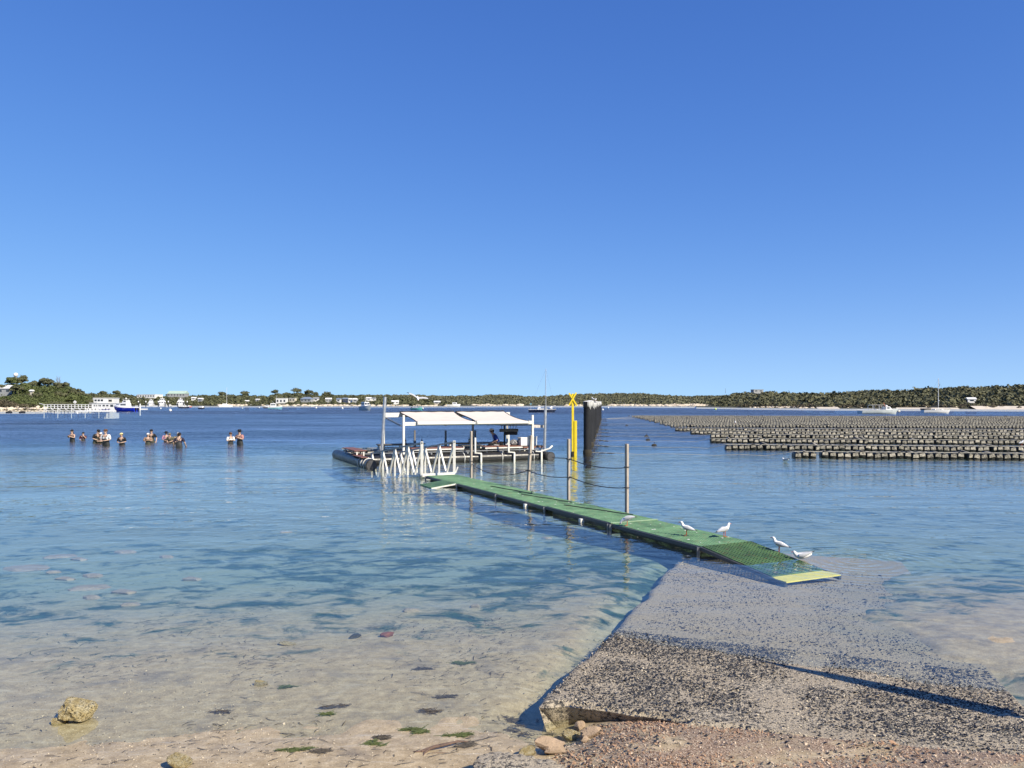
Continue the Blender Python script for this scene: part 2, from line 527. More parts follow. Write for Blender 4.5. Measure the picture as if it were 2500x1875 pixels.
ss = np.concatenate([np.linspace(0, 3.2, 70)[:-1], np.linspace(3.2, 10.2, 60)])
ts = np.linspace(0, SLAB_W, 80)
Sg, Tg = np.meshgrid(ss, ts, indexing='ij')
# broken, uneven near end and slightly ragged sides
jag = 0.10 * vnoise(Tg, 0 * Tg, 0.55, 21) + 0.05 * vnoise(Tg, 0 * Tg, 0.15, 22) - 0.10 * (1 - sstep(Tg, 0, 0.25))
Sg2 = Sg + (1 - sstep(Sg, 0, 0.8)) * (jag + 0.02)
Tg2 = Tg + (1 - sstep(Tg, 0, 0.5)) * (0.10 * vnoise(Sg, 0 * Sg, 0.55, 23) + 0.05 * vnoise(Sg, 0 * Sg, 0.14, 24))
edge = np.minimum(np.minimum(Sg, 0.05), np.minimum(Tg, 0.05)) / 0.05
Zg = slab_h(Sg2, Tg2) - 0.045 * (1 - edge) ** 2
V = np.stack([SC.x + AX.x * Sg2 + AXP.x * Tg2, SC.y + AX.y * Sg2 + AXP.y * Tg2, Zg], -1)
a_, b_ = Sg.shape
VB = V.copy(); VB[..., 2] -= 0.22
und = np.array([AX.x * 0.16 + AXP.x * 0.05, AX.y * 0.16 + AXP.y * 0.05]); VB[0, :, :2] += und; VB[:, 0, :2] += np.array([AXP.x, AXP.y]) * 0.06
idt = np.arange(a_ * b_).reshape(a_, b_)
top = np.stack([idt[:-1, :-1], idt[:-1, 1:], idt[1:, 1:], idt[1:, :-1]], -1).reshape(-1, 4)[:, ::-1]
def side(i0):
    i0 = np.asarray(i0)
    return np.stack([i0[:-1], i0[1:], i0[1:] + a_ * b_, i0[:-1] + a_ * b_], -1)
sides = np.concatenate([side(idt[0, :]), side(idt[:, -1]), side(idt[-1, ::-1]), side(idt[::-1, 0])])
slab = np_mesh('boat_ramp_slab', np.concatenate([V.reshape(-1, 3), VB.reshape(-1, 3)]), np.concatenate([top, sides]), SLABM, smooth=True)
slab.data.set_sharp_from_angle(angle=math.radians(50))
tag(slab, 'sloping concrete boat ramp slab crusted with dark shells, running under the clear water', 'boat ramp')
# ------------------------------------------------------------------ shared materials
GREEN = M('green_plastic_grating', (0.088, 0.20, 0.105), 0.6, 0.32, 3.0, 0.3, c2=(0.14, 0.27, 0.145), dirt=(0.20, 0.215, 0.12))
STEEL = M('dull_galvanised_steel', (0.20, 0.21, 0.22), 0.5, 0.3, 4.0, 0.2, metal=0.3)
DARK = M('black_float_plastic', (0.018, 0.018, 0.02), 0.38, 0.3, 5.0, 0.15)
WHITEP = M('white_painted_steel', (0.74, 0.73, 0.68), 0.45, 0.10, 4.0, 0.1, dirt=(0.60, 0.55, 0.42))
TIMBER = M('weathered_grey_timber', (0.40, 0.345, 0.29), 0.8, 0.35, 9.0, 0.5, stretch=(4, 4, 0.6))
REDWOOD = M('red_brown_decking', (0.19, 0.080, 0.052), 0.55, 0.3, 5.0, 0.3)
ROPE = M('dark_rope', (0.03, 0.03, 0.035), 0.8, 0.3, 30.0)
YELLOW = M('yellow_paint', (0.80, 0.60, 0.02), 0.5, 0.12, 3.0, 0.1, dirt=(0.55, 0.40, 0.03))

RAILD = M('dark_rail', (0.055, 0.058, 0.06), 0.5, 0.4, 5.0, 0.3)  # rail colour darkened to carry the black shade under the deck
# ------------------------------------------------------------------ green walkway from the ramp to the gangway
WN = Vector((3.50, 14.25, 0.13))                      # near left corner of the deck
WD = Vector((-0.434, 0.901, 0)).normalized()          # outward
WR = Vector((WD.y, -WD.x, 0))                         # to its right
WW, WL = 1.22, 15.3
def wk(s, t, z=0.0): return WN + WD * s + WR * t + Vector((0, 0, z))
walk = empty('floating_walkway', wk(0, 0, -0.13), 0,
             'long green grated floating walkway leading from the boat ramp to the barge', 'walkway')
wo_ = walk.location.copy()
def L(v): return Vector(v) - wo_
def grating(name, p0, ds, dt, ls, lt, pitch, parent, mat):
    """Lattice of bars spanned by directions ds (long) and dt (short) from corner p0."""
    b = MB()
    n = int(ls / pitch)
    up = ds.cross(dt) * -1
    for k in range(n + 1):
        c = p0 + ds * (ls * k / n)
        b.beam(c, c + dt * lt, 0.022, 0.028, up=(0, 0, 1))
    m = int(lt / (pitch * 1.25))
    for k in range(m + 1):
        c = p0 + dt * (lt * k / m) + Vector((0, 0, -0.003))
        b.beam(c, c + ds * ls, 0.016, 0.028, up=(0, 0, 1))
    o = b.build(name, mat, parent)
    o['kind'] = 'stuff'
    return o
secs = [0.0, 3.02, 6.08, 9.14, 12.2, WL]
for i in range(5):
    s0, s1 = secs[i] + 0.012, secs[i + 1] - 0.012
    dz = (0.0, 0.012, -0.008, 0.006, -0.01)[i]
    grating('grating_panel', L(wk(s0, 0.03, dz - 0.016)), WD, WR, s1 - s0, WW - 0.06, 0.064 if i < 2 else 0.05, walk, GREEN)
    for t in (0.0, WW):
        MB().beam(L(wk(s0, t, dz - 0.05)), L(wk(s1, t, dz - 0.05)), 0.05, 0.07).build('side_rail', RAILD, walk, bevel=0.006)
    fl = MB()
    MB().box(L(wk((s0 + s1) / 2, WW / 2, dz - 0.20)), (WW - 0.16, (s1 - s0) * 0.86, 0.2), Matrix.Rotation(math.atan2(-WD.x, WD.y), 3, 'Z')).build('float_box', DARK, walk, bevel=0.02)
    for k in range(5):
        s = s0 + (s1 - s0) * (k + 0.5) / 5
        MB().beam(L(wk(s, 0.03, dz - 0.07)), L(wk(s, WW - 0.03, dz - 0.07)), 0.04, 0.06).build('cross_bearer', STEEL, walk)
for s in (0.04, 3.0, 3.1, 6.1, 9.1, 12.2, WL - 0.05):
    b = MB().beam(L(wk(s, -0.03, -0.02)), L(wk(s, -0.03, -0.42)), 0.05, 0.05)
    b.build('leg', STEEL, walk)
for s in (4.2, 7.1):
    MB().box(L(wk(s, -0.06, -0.10)), (0.10, 0.10, 0.09), Matrix.Rotation(0.45, 3, 'Z')).build('white_bracket', WHITEP, walk, bevel=0.01)
MB().beam(L(wk(3.02, -0.02, 0.006)), L(wk(3.02, WW + 0.02, 0.006)), 0.05, 0.012).build('hinge_strip', M('pale_green_strip', (0.30, 0.42, 0.26), 0.6), walk)
# hinged entry ramp that dips under the water, yellow tread at its end
RD = (-WD * 1.0 + Vector((0, 0, -0.116))).normalized()
rp = wk(0, 0, -0.005)
grating('ramp_grating', L(rp + WR * 0.03 + RD * 0.02), RD, WR, 1.72, WW - 0.06, 0.064, walk, M('green_ramp_grating', (0.062, 0.128, 0.05), 0.5, 0.4, 3.0, 0.3, dirt=(0.10, 0.07, 0.03)))
for t in (0.0, WW):
    MB().beam(L(rp + WR * t + Vector((0, 0, -0.035))), L(rp + WR * t + RD * 2.1 + Vector((0, 0, -0.03))), 0.05, 0.06).build('side_rail', RAILD, walk)
MB().beam(L(rp + WR * -0.0 + RD * 1.93), L(rp + WR * WW + RD * 1.93), 0.36, 0.02).build('yellow_tread', M('worn_yellow_tread', (0.78, 0.70, 0.16), 0.6, 0.12, 5.0, 0.2, dirt=(0.42, 0.44, 0.30)), walk)
# small side flap at the far end
fp = wk(12.3, 0, -0.01)
FD = (-WR * 0.96 + Vector((0, 0, -0.12))).normalized()
grating('side_flap', L(fp + WD * 0.05), FD, WD, 0.85, 1.1, 0.05, walk, GREEN)
MB().beam(L(fp + WD * 0.03 + Vector((0, 0, -0.02))), L(fp + WD * 0.03 + FD * 0.86 + Vector((0, 0, -0.02))), 0.04, 0.04).build('flap_edge', WHITEP, walk)
# splashes of bird droppings on the deck
dr = MB(); rr = random.Random(5)
for k in range(46):
    c = L(wk(abs(rr.gauss(0, 5.5)) % 14.8, rr.uniform(0.08, WW - 0.08), 0.004)); a0 = rr.uniform(0, 6); r0 = rr.uniform(0.010, 0.032)
    dr.loft([[c + Vector((q * r0 * math.cos(a0 + a), q * r0 * (0.6 + 0.3 * math.sin(3 * a)) * math.sin(a0 + a), z)) for a in np.linspace(0, 6.283, 9)[:-1]] for q, z in ((1, 0), (0.7, 0.004), (0.1, 0.005))])
dr.build('bird_droppings', M('white_guano', (0.70, 0.70, 0.68), 0.9, 0.2, 9.0, 0.3), walk)['kind'] = 'stuff'
# thin ropes lying along the deck
for s0, s1, t0, t1 in ((10.9, 8.6, 0.62, 0.9), (8.6, 6.4, 0.55, 0.95), (6.0, 3.8, 0.5, 1.1)):
    pts = [wk(s0 + (s1 - s0) * k / 8, t0 + (t1 - t0) * k / 8 + 0.02 * math.sin(k * 1.7), 0.018) for k in range(9)]
    tag(MB().path(pts, 0.012, 6).build('deck_rope', ROPE), 'thin dark rope lying along the walkway deck, %s' % {10.9: 'farthest of three', 8.6: 'between the middle wooden posts', 6.0: 'nearest the standing gulls'}[s0], 'rope', 'ropes lying on the walkway')

# ------------------------------------------------------------------ wooden posts and their hand ropes
posts = []
for i, (px, py, lean, lb) in enumerate(((1144, 1165, 0.0, 'square wooden post farthest along the walkway, beside the white gangway'),
                                (1281, 1192, 0.10, 'leaning wooden post beside the walkway, second from the white gangway'),
                                (1381, 1214.6, -0.015, 'upright wooden post beside the walkway, third from the white gangway'),
                                (1522, 1246, 0.0, 'tall wooden post nearest the shore beside the walkway'))):
    p = W(px, py, 0.13)
    p += WR * 0.10
    base = gz(p.x, p.y) - 0.15
    e = empty('wooden_post', (p.x, p.y, base), 0.72, lb, 'post', 'wooden posts along the walkway')
    H = 1.77 - base
    MB().box((lean * 0.5, 0, H / 2), (0.076, 0.076, H), Matrix.Rotation(lean / H * 2 if i == 1 else 0, 3, 'Y')).build('shaft', TIMBER, e, bevel=0.008)
    for z in (0.69, 1.2):
        if i == 0 and z > 1: continue
        MB().path([(0.062 * math.cos(a) + lean * 0.5 + lean * ((z - base) / H - 0.5), 0.062 * math.sin(a), z - base) for a in np.linspace(0, 6.2, 9)], 0.01, 5).build('rope_lashing', ROPE, e)
    posts.append(p)
def hang(a, b, sag, name, label, r=0.012):
    pts = []
    for k in range(13):
        t = k / 12
        p = Vector(a).lerp(Vector(b), t)
        p.z -= sag * 4 * t * (1 - t)
        pts.append(p)
    return tag(MB().path(pts, r, 6).build(name, ROPE), label, 'rope', 'hand ropes strung between the wooden posts')
def pz(i, z): return Vector((posts[i].x, posts[i].y, z))
hang(pz(3, 1.18), pz(2, 1.22), 0.10, 'hand_rope', 'upper dark rope between the two nearest wooden posts')
hang(pz(3, 0.68), pz(2, 0.72), 0.10, 'hand_rope', 'lower dark rope between the two nearest wooden posts')
hang(pz(2, 0.70), pz(1, 0.68), 0.08, 'hand_rope', 'dark rope between the leaning post and the third post')
hang(pz(1, 0.68), pz(0, 0.60), 0.26, 'hand_rope', 'slack dark rope between the leaning post and the farthest post')
hang(pz(2, 1.22), Vector((1.98, 37.6, 0.10)), 0.0, 'mooring_rope', 'long dark rope from the third wooden post to the barge end', 0.014)

# ------------------------------------------------------------------ white trussed gangway
ga = W(1030, 1159, 0.12)
gb = W(1109, 1155, 0.12)
gd = (Vector((-6.1, 33.5, 0)) - Vector((ga.x, ga.y, 0)))
glen = gd.length
gdn = gd.normalized()
gway = empty('gangway', (ga.x, ga.y, 0), 0, 'white trussed gangway with A-shaped side bars dipping into the water', 'gangway')
def gl(side, f, z):
    o = (Vector((0, 0, 0)) if side == 0 else Vector((gb.x - ga.x, gb.y - ga.y, 0)))
    return o + gd * f + Vector((0, 0, z))
for side in (0, 1):
    top = lambda f: gl(side, f, 1.30 - 0.72 * f)
    bot = lambda f: gl(side, f, 0.10 - 0.62 * f)
    MB().beam(top(-0.01), top(1.0), 0.06, 0.06).build('top_chord', M('gangway_grey_rail', (0.30, 0.31, 0.30), 0.5, 0.2), gway, bevel=0.008)
    MB().beam(bot(0), bot(1.0), 0.07, 0.08).build('bottom_chord', WHITEP, gway)
    n = 5
    for k in range(n):
        f = k / (n - 1) if k else 0.0
        MB().beam(bot(f), top(f) + Vector((0, 0, 0.05 if k == 0 else -0.02)), 0.10 if k == 0 else 0.072, 0.07).build('upright', WHITEP, gway, bevel=0.008)
        for sg in (-1, 1):
            fb = f + sg * 0.5 / (n - 1)
            if -0.01 < fb < 1.01:
                MB().beam(bot(fb), top(f) + Vector((0, 0, -0.03)), 0.068, 0.06).build('brace', WHITEP, gway)
for f in (0.0, 0.25, 0.5, 0.75, 1.0):
    MB().beam(gl(0, f, 0.10 - 0.62 * f), gl(1, f, 0.10 - 0.62 * f), 0.10 if f == 0 else 0.06, 0.11 if f == 0 else 0.06).build('cross_beam', WHITEP, gway)
MB().beam(gl(1, 0, 0.12) + Vector((0.05, 0, 0)), gl(1, 0, 0.36) + Vector((0.14, 0, 0)), 0.05, 0.05).build('end_stop', WHITEP, gway)
MB().path([gl(0, 0.02, 0.36) + Vector((-0.17, 0, 0)), gl(0, 0.02, 0.34) + Vector((-0.08, 0, 0)), gl(0, 0.02, -0.1) + Vector((-0.04, 0, 0))], 0.03, 8).build('hand_hook', WHITEP, gway)
np_ = MB()
grating('grating_floor', gl(0, 0.0, 0.06) + Vector((0.04, 0, 0)), (gd + Vector((0, 0, -0.62))).normalized(), (gl(1, 0, 0) - gl(0, 0, 0)).normalized(), glen * 0.98, 1.1, 0.09, gway, STEEL)

# ------------------------------------------------------------------ tasting barge on black pontoon tubes
BA = math.radians(24)
BO = Vector((-6.83, 34.57, 0))
barge = empty('floating_barge', BO, BA, 'floating barge on black pontoon tubes with cream shade awning and timber tables', 'barge')
def tubep(a, b, r, name='pontoon_tube'):
    a, b = Vector(a), Vector(b)
    o = MB().tube(a, b, r, n=28).build(name, DARK, barge, smooth=True)
    d = (b - a).normalized()
    for e, sgn in ((a, -1), (b, 1)):
        MB().tube(e + d * sgn * 0.0, e + d * sgn * 0.02, r * 0.86, n=24).build('end_cap', M('scuffed_cap_plastic', (0.05, 0.05, 0.055), 0.5, 0.5, 6.0), o)
    return o, a, b, d, r
def strap(tp, f):
    o, a, b, d, r = tp
    c = a.lerp(b, f)
    x = d.cross(Vector((0, 0, 1))).normalized()
    pts = [c + (x * math.cos(t) + Vector((0, 0, 1)) * math.sin(t)) * (r + 0.012) for t in np.linspace(-0.5, math.pi + 0.5, 15)]
    MB().path(pts, 0.02, 6).build('strap', WHITEP, o)
tz = 0.13
TF = tubep((0.15, 0, tz), (9.0, 0, tz), 0.25)
TL = tubep((0, -2.16, tz), (0, 5.2, tz), 0.25)
TR = tubep((9.3, -0.6, tz), (9.3, 5.2, tz), 0.23)
TB = tubep((0.3, 4.95, tz), (9.0, 4.95, tz), 0.25)
for tp, fs in ((TF, (0.33, 0.54, 0.76, 0.95)), (TL, (0.06, 0.12, 0.2)), (TR, (0.15, 0.5))):
    for f in fs: strap(tp, f)
# deck bearers joining the tubes
for u in (1.5, 3.3, 5.1, 6.9, 8.7):
    MB().beam((u, -0.2, 0.40), (u, 5.1, 0.40), 0.07, 0.08).build('bearer', STEEL, barge)
for v in (0.35, 3.2, 4.6):
    MB().beam((0.1, v, 0.45), (9.3, v, 0.45), 0.07, 0.05).build('bearer', STEEL, barge)
# dark rubber curtain and lockers below the tables
MB().box((5.4, 0.9, 0.36), (6.6, 0.05, 0.34)).build('dark_skirt', M('black_rubber_sheet', (0.012, 0.012, 0.014), 0.6), barge)
MB().box((2.4, 1.6, 0.30), (1.8, 1.4, 0.40)).build('dark_locker', M('black_rubber_sheet', (0, 0, 0)), barge, bevel=0.03)
def table(u0, u1, v0, v1, z, mat, apron=None, nl=3, thick=0.035):
    tb = MB().beam((u0, (v0 + v1) / 2, z - 0.05), (u1, (v0 + v1) / 2, z - 0.05), 0.06, 0.04).build('table', WHITEP, barge)
    n = max(2, int((v1 - v0) / 0.14))
    for k in range(n):
        v = v0 + (v1 - v0) * (k + 0.5) / n
        MB().box(((u0 + u1) / 2, v, z), (u1 - u0, (v1 - v0) / n - 0.012, thick)).build('plank', mat, tb, bevel=0.004)
    if apron:
        MB().box(((u0 + u1) / 2, v0 - 0.012, z - 0.055), (u1 - u0, 0.03, 0.06)).build('front_edge', apron, tb)
    for k in range(nl):
        u = u0 + 0.12 + (u1 - u0 - 0.24) * k / max(1, nl - 1)
        for v in (v0 + 0.08, v1 - 0.08):
            MB().beam((u, v, 0.36), (u, v, z - 0.02), 0.06, 0.06).build('leg', WHITEP, tb)
    return tb
GREYT = M('grey_table_boards', (0.09, 0.085, 0.085), 0.6, 0.3)
table(-0.2, 0.35, 0.2, 2.9, 0.60, REDWOOD, None, 2)          # left bench, end-on
table(1.5, 3.9, 2.6, 3.15, 0.72, GREYT, None, 3)
table(2.5, 5.1, 0.35, 1.15, 0.62, REDWOOD, WHITEP, 3)
table(5.35, 6.5, 1.3, 1.9, 0.66, GREYT, None, 2)
table(6.2, 8.2, 0.35, 1.05, 0.62, REDWOOD, WHITEP, 3)
table(5.2, 8.4, 2.6, 3.15, 0.70, REDWOOD, None, 3)
table(8.3, 9.5, 0.5, 1.5, 0.60, GREYT, REDWOOD, 2)
MB().box((-0.12, -0.3, 0.405), (0.30, 2.2, 0.03)).build('foot_plank', REDWOOD, barge, bevel=0.004)
MB().box((0.12, 1.2, 0.405), (0.14, 2.0, 0.03)).build('foot_plank', REDWOOD, barge, bevel=0.004)
# awning frame
U0, U1, V0, V1 = 2.1, 8.73, 0.3, 3.25
def post(u, v, z0, z1, w=0.085, mat=WHITEP, name='awning_post'):
    return MB().beam((u, v, z0), (u, v, z1), w, w).build(name, mat, barge, bevel=0.006)
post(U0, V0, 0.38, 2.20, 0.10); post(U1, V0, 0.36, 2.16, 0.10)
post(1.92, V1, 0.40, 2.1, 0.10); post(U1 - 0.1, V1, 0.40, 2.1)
post(9.42, V0, 0.45, 1.62, 0.06, M('shaded_grey_post', (0.16, 0.15, 0.15), 0.6)); post(7.9, 1.9, 0.45, 1.75, 0.07, M('dark_post', (0.04, 0.04, 0.045), 0.5)); post(6.7, 3.3, 0.45, 1.95, 0.09, STEEL)  # outer post stands in shade; that shade is put into its grey colour
MB().beam((1.85, V1, 2.16), (U1 + 0.05, V1, 2.16), 0.10, 0.22).build('rear_beam', WHITEP, barge, bevel=0.006)
MB().beam((U0 + 0.05, V0, 1.79), (U1 - 0.05, V0, 1.79), 0.09, 0.17).build('front_beam', WHITEP, barge, bevel=0.006)
for u in (U0, 4.3, 6.5, U1):
    MB().beam((u - 0.1, V0 + 0.05, 1.70), (u - 0.1, V1 - 0.04, 2.03), 0.05, 0.07).build('rafter', STEEL, barge)
MB().beam((U1 + 0.05, V0, 1.60), (9.46, V0, 1.58), 0.09, 0.14).build('side_beam', M('peeling_cream_paint', (0.55, 0.50, 0.46), 0.6, 0.3, 8.0), barge)
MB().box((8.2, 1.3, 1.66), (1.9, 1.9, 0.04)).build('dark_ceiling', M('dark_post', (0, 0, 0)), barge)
CANV = M('cream_canvas', (0.70, 0.61, 0.53), 0.85, 0.06, 2.0, 0.1)
CANVW = M('white_canvas_hem', (0.74, 0.72, 0.68), 0.8, 0.05, 2.0)
for a0, a1 in ((2.75, 5.62), (5.72, 8.45)):
    n, m = 14, 10
    rows = []
    for j in range(m + 1):
        t = j / m
        row = []
        for i in range(n + 1):
            s = i / n
            inset = 0.10 * math.sin(math.pi * t) * (1 if s < 0.5 else -1) * (abs(s - 0.5) * 2) ** 6
            u = a0 + (a1 - a0) * s + inset
            z = 1.84 + 0.46 * t - 0.05 * math.sin(math.pi * t) * (0.6 + 0.4 * math.sin(math.pi * s)) + 0.012 * math.sin(s * 21 + t * 5)
            row.append(Vector((u, V0 - 0.12 + (V1 - V0 + 0.1) * t, z)))
        rows.append(row)
    b = MB()
    vs = [p for r in rows for p in r]
    vs += [p + Vector((0, 0, -0.012)) for p in vs]
    N = (n + 1) * (m + 1)
    fs = []
    for j in range(m):
        for i in range(n):
            q = j * (n + 1) + i
            fs += [(q, q + 1, q + n + 2, q + n + 1), (q + N + n + 1, q + N + n + 2, q + N + 1, q + N)]
    b.add(vs, fs)
    cv = b.build('awning_canvas', CANV, barge, smooth=True)
    MB().beam((a0, V0 - 0.13, 1.80), (a1, V0 - 0.13, 1.80), 0.05, 0.10).build('hem_bar', CANVW, cv, bevel=0.015)
    MB().path([r[0] for r in rows], 0.022, 6).build('edge_rope', ROPE, cv)
    MB().path([r[-1] for r in rows], 0.022, 6).build('edge_rope', ROPE, cv)
    MB().beam(rows[-1][0] + Vector((0, 0.03, 0.03)), rows[-1][-1] + Vector((0, 0.03, 0.03)), 0.06, 0.05).build('roller', DARK, cv)
    for u in (a0 - 0.02, a1 + 0.02):
        MB().beam((u, V0 - 0.13, 1.74), (u, V0 - 0.10, 1.92), 0.04, 0.05).build('bracket', STEEL, cv)
# spud poles and offset stays in front of the tube
SPUD = M('bare_metal_pole', (0.42, 0.44, 0.46), 0.4, 0.25, 4.0, metal=0.6)
MB().tube((1.18, 1.0, -0.7), (1.42, 1.05, 3.05), 0.075, n=16).build('spud_pole', SPUD, barge, smooth=True)
MB().tube((9.25, 0.05, -0.7), (9.33, 0.05, 2.62), 0.07, n=16).build('spud_pole', SPUD, barge, smooth=True)
for i, u in enumerate((5.42, 7.15, 8.62)):
    zt = (1.12, 1.22, 2.2)[i]
    if i < 2: post(u, -0.33, 0.42, zt, 0.075, WHITEP, 'stay')
    MB().beam((u - 0.03, -0.33, 0.40), (u + 0.32, -0.33, 0.37), 0.05, 0.05).build('stay_bracket', WHITEP, barge)
    post(u + 0.30, -0.33, -0.75, 0.36, 0.085, WHITEP, 'stay')
for px in (1012.5, 1088, 1160):
    q = A(px, 1050, 41.0) - BO
    q = Matrix.Rotation(-BA, 3, 'Z') @ Vector((q.x, q.y, 0))
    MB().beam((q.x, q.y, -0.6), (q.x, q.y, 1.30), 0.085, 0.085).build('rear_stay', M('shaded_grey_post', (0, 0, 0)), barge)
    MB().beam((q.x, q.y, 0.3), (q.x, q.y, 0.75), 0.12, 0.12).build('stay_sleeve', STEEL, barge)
MB().path([(9.0, -0.1, 0.36), (9.4, -0.25, 0.5), (9.6, -0.15, 0.62)], 0.045, 8).build('gusset', WHITEP, barge)
# things standing on the barge
def on_barge(u, v, z): return BO + Matrix.Rotation(BA, 3, 'Z') @ Vector((u, v, z))
def put(e, u, v, z, rz=0.0):
    e.location = on_barge(u, v, z); e.rotation_euler = (0, 0, BA + rz)
PLW = M('white_cooler_plastic', (0.78, 0.78, 0.76), 0.45, 0.06)
for u, v, w, d, h, lb in ((8.42, 0.75, 0.42, 0.4, 0.42, 'white cool box on the barge, left of the metal pole'),
                          (8.98, 0.85, 0.34, 0.4, 0.46, 'tall white cool box on the barge, right of the front post')):
    e = empty('cool_box', (0, 0, 0), 0, lb, 'cool box', 'cool boxes on the barge')
    put(e, u, v, 0.62)
    MB().box((0, 0, h * 0.42), (w, d, h * 0.84), top=(1.04, 1.04)).build('body', PLW, e, bevel=0.02)
    MB().box((0, 0, h * 0.92), (w * 1.08, d * 1.08, h * 0.14)).build('lid', PLW, e, bevel=0.02)
    MB().path([(-w * 0.54, -0.1, h * 0.7), (-w * 0.58, 0, h * 0.72), (-w * 0.54, 0.1, h * 0.7)], 0.012, 6).build('handle', DARK, e)
e = empty('hanging_rack', (0, 0, 0), 0, 'black rack of hooks hanging under the right end of the awning', 'rack')
put(e, 7.75, 1.0, 1.34)
MB().beam((-0.5, 0, 0.05), (0.5, 0, 0.05), 0.12, 0.16).build('rail', DARK, e, bevel=0.02)
MB().box((0.12, 0, -0.1), (0.7, 0.14, 0.18)).build('pouch_row', M('black_cloth', (0.012, 0.012, 0.014), 0.9), e, bevel=0.05)
for k in range(6):
    MB().path([(-0.42 + k * 0.16, 0, 0.12), (-0.42 + k * 0.16 + 0.02, 0, 0.22), (-0.40 + k * 0.16, 0, 0.30)], 0.012, 6).build('hook', DARK, e)
for u, v, lb in ((2.95, 2.9, 'small dark bottle on the grey table behind the gangway'), (3.75, 2.75, 'dark bottle with white label on the table behind the gangway'),
                 (4.6, 0.9, 'brown bottle on the red timber table behind the gangway'), (6.3, 2.8, 'black bottle on the rear table beyond the third post')):
    e = empty('bottle', (0, 0, 0), 0, lb, 'bottle', 'bottles on the barge tables')
    put(e, u, v, 0.735 if v > 2 else 0.64)
    MB().lathe([(0.001, 0), (0.04, 0.0), (0.042, 0.14), (0.016, 0.20), (0.014, 0.27), (0.001, 0.27)], n=12).build('body', M('dark_bottle_glass', (0.02, 0.03, 0.02), 0.12, 0.1), e, smooth=True)
    MB().lathe([(0.0425, 0.04), (0.0432, 0.045), (0.0432, 0.11), (0.0425, 0.115)], n=12).build('paper_label', PLW, e)
for u, v, lb in ((6.95, 0.7, 'shallow white dish on the red table under the awning'), (7.6, 0.75, 'small pale dish on the red table beside the seated person')):
    tag(MB().lathe([(0.001, 0), (0.10, 0.0), (0.15, 0.05), (0.145, 0.052), (0.09, 0.01), (0.001, 0.01)], n=16).build('dish', PLW), lb, 'dish')
    put(bpy.data.objects[-1] if False else [o for o in col.objects if o.name.startswith('dish')][-1], u, v, 0.64)

# ------------------------------------------------------------------ yellow marker
ym = W(1402, 1113, 0)
mk = empty('channel_marker', (ym.x, ym.y, 0), 0, 'yellow navigation marker post with a crossed X topmark beside a shorter yellow pile', 'marker')
MB().beam((-0.08, 0, -1.2), (-0.08, 0, 3.25), 0.12, 0.12).build('tall_post', YELLOW, mk, bevel=0.01)
MB().beam((0.06, -0.02, -1.2), (0.06, -0.02, 1.84), 0.15, 0.15).build('short_pile', YELLOW, mk, bevel=0.015)
MB().beam((-0.28, -0.085, 3.28), (0.14, -0.085, 2.62), 0.04, 0.075).build('cross_arm', YELLOW, mk)
MB().beam((0.10, -0.13, 3.30), (-0.28, -0.13, 2.64), 0.04, 0.075).build('cross_arm', YELLOW, mk)
MB().lathe([(0.06, -0.05), (0.10, 0.0), (0.105, 0.10), (0.085, 0.22), (0.06, 0.24)], (-0.08, 0, 0), 10).build('shell_collar', M('dark_fouling', (0.035, 0.03, 0.02), 0.9, 0.5, 20.0, 0.8), mk)
# ------------------------------------------------------------------ black mooring piles in a receding row
PILE = M('black_pile_sleeve', (0.022, 0.023, 0.027), 0.75, 0.45, 3.0, 0.15, spec=0.2, stretch=(1, 1, 0.25))
GUANO = M('white_guano', (0.70, 0.70, 0.68), 0.9, 0.2, 9.0, 0.3)
FOUL = M('dark_fouling', (0.035, 0.03, 0.02), 0.9, 0.5, 20.0, 0.8)
pile0 = None
PY = [41.4 + 7.0 * k for k in range(13)]
def pile_x(Y): return 4.06 + (Y - 41.4) * 0.123
ordn = ['nearest', 'second', 'third', 'fourth', 'fifth', 'sixth', 'seventh', 'eighth', 'ninth', 'tenth', 'eleventh', 'twelfth', 'farthest']
for k, Y in enumerate(PY):
    lb = ('%s black mooring pile in the receding row, white with bird droppings on top' % ordn[k]) if k in (0, 12) else ('%s black mooring pile counting back from the nearest, white topped' % ordn[k])
    if pile0 is None:
        pile0 = e = empty('mooring_pile', (0, 0, 0))
        MB().lathe([(0.21, -2.5), (0.21, 2.55)], n=28).build('shaft', PILE, e, smooth=True)
        MB().lathe([(0.225, 2.50), (0.235, 2.53), (0.235, 2.83), (0.10, 2.86), (0.001, 2.865)], n=28).build('cap', DARK, e, smooth=True)
        b = MB()
        rr = random.Random(3)
        for j in range(13):        # runs of droppings down the sunny side
            a = -1.5 + j * 0.22 + rr.uniform(-0.05, 0.05)
            h = rr.uniform(0.08, 0.42)
            w = rr.uniform(0.06, 0.13)
            b.loft([[Vector((0.239 * math.cos(a + s), 0.239 * math.sin(a + s), z)) for s in (-ww, 0, ww)] for z, ww in ((2.835, w), (2.83 - h * 0.6, w * 0.8), (2.83 - h, w * 0.3))], 0, False, False)
        b.lathe([(0.233, 2.838), (0.20, 2.852), (0.10, 2.872), (0.001, 2.88)], n=20)
        b.build('droppings', GUANO, e)
        MB().lathe([(0.212, -0.1), (0.24, 0.0), (0.245, 0.10), (0.225, 0.22), (0.212, 0.26)], n=20).build('shell_collar', FOUL, e)
    else:
        e = copy_tree(pile0)
    e.location = (pile_x(Y), Y, 0.0 if k == 0 else 0.10 * math.sin(k * 1.9) - 0.05)
    e.rotation_euler = (0, 0, 0.15 * math.sin(k * 2.1))
    tag(e, lb, 'pile', 'row of black mooring piles')

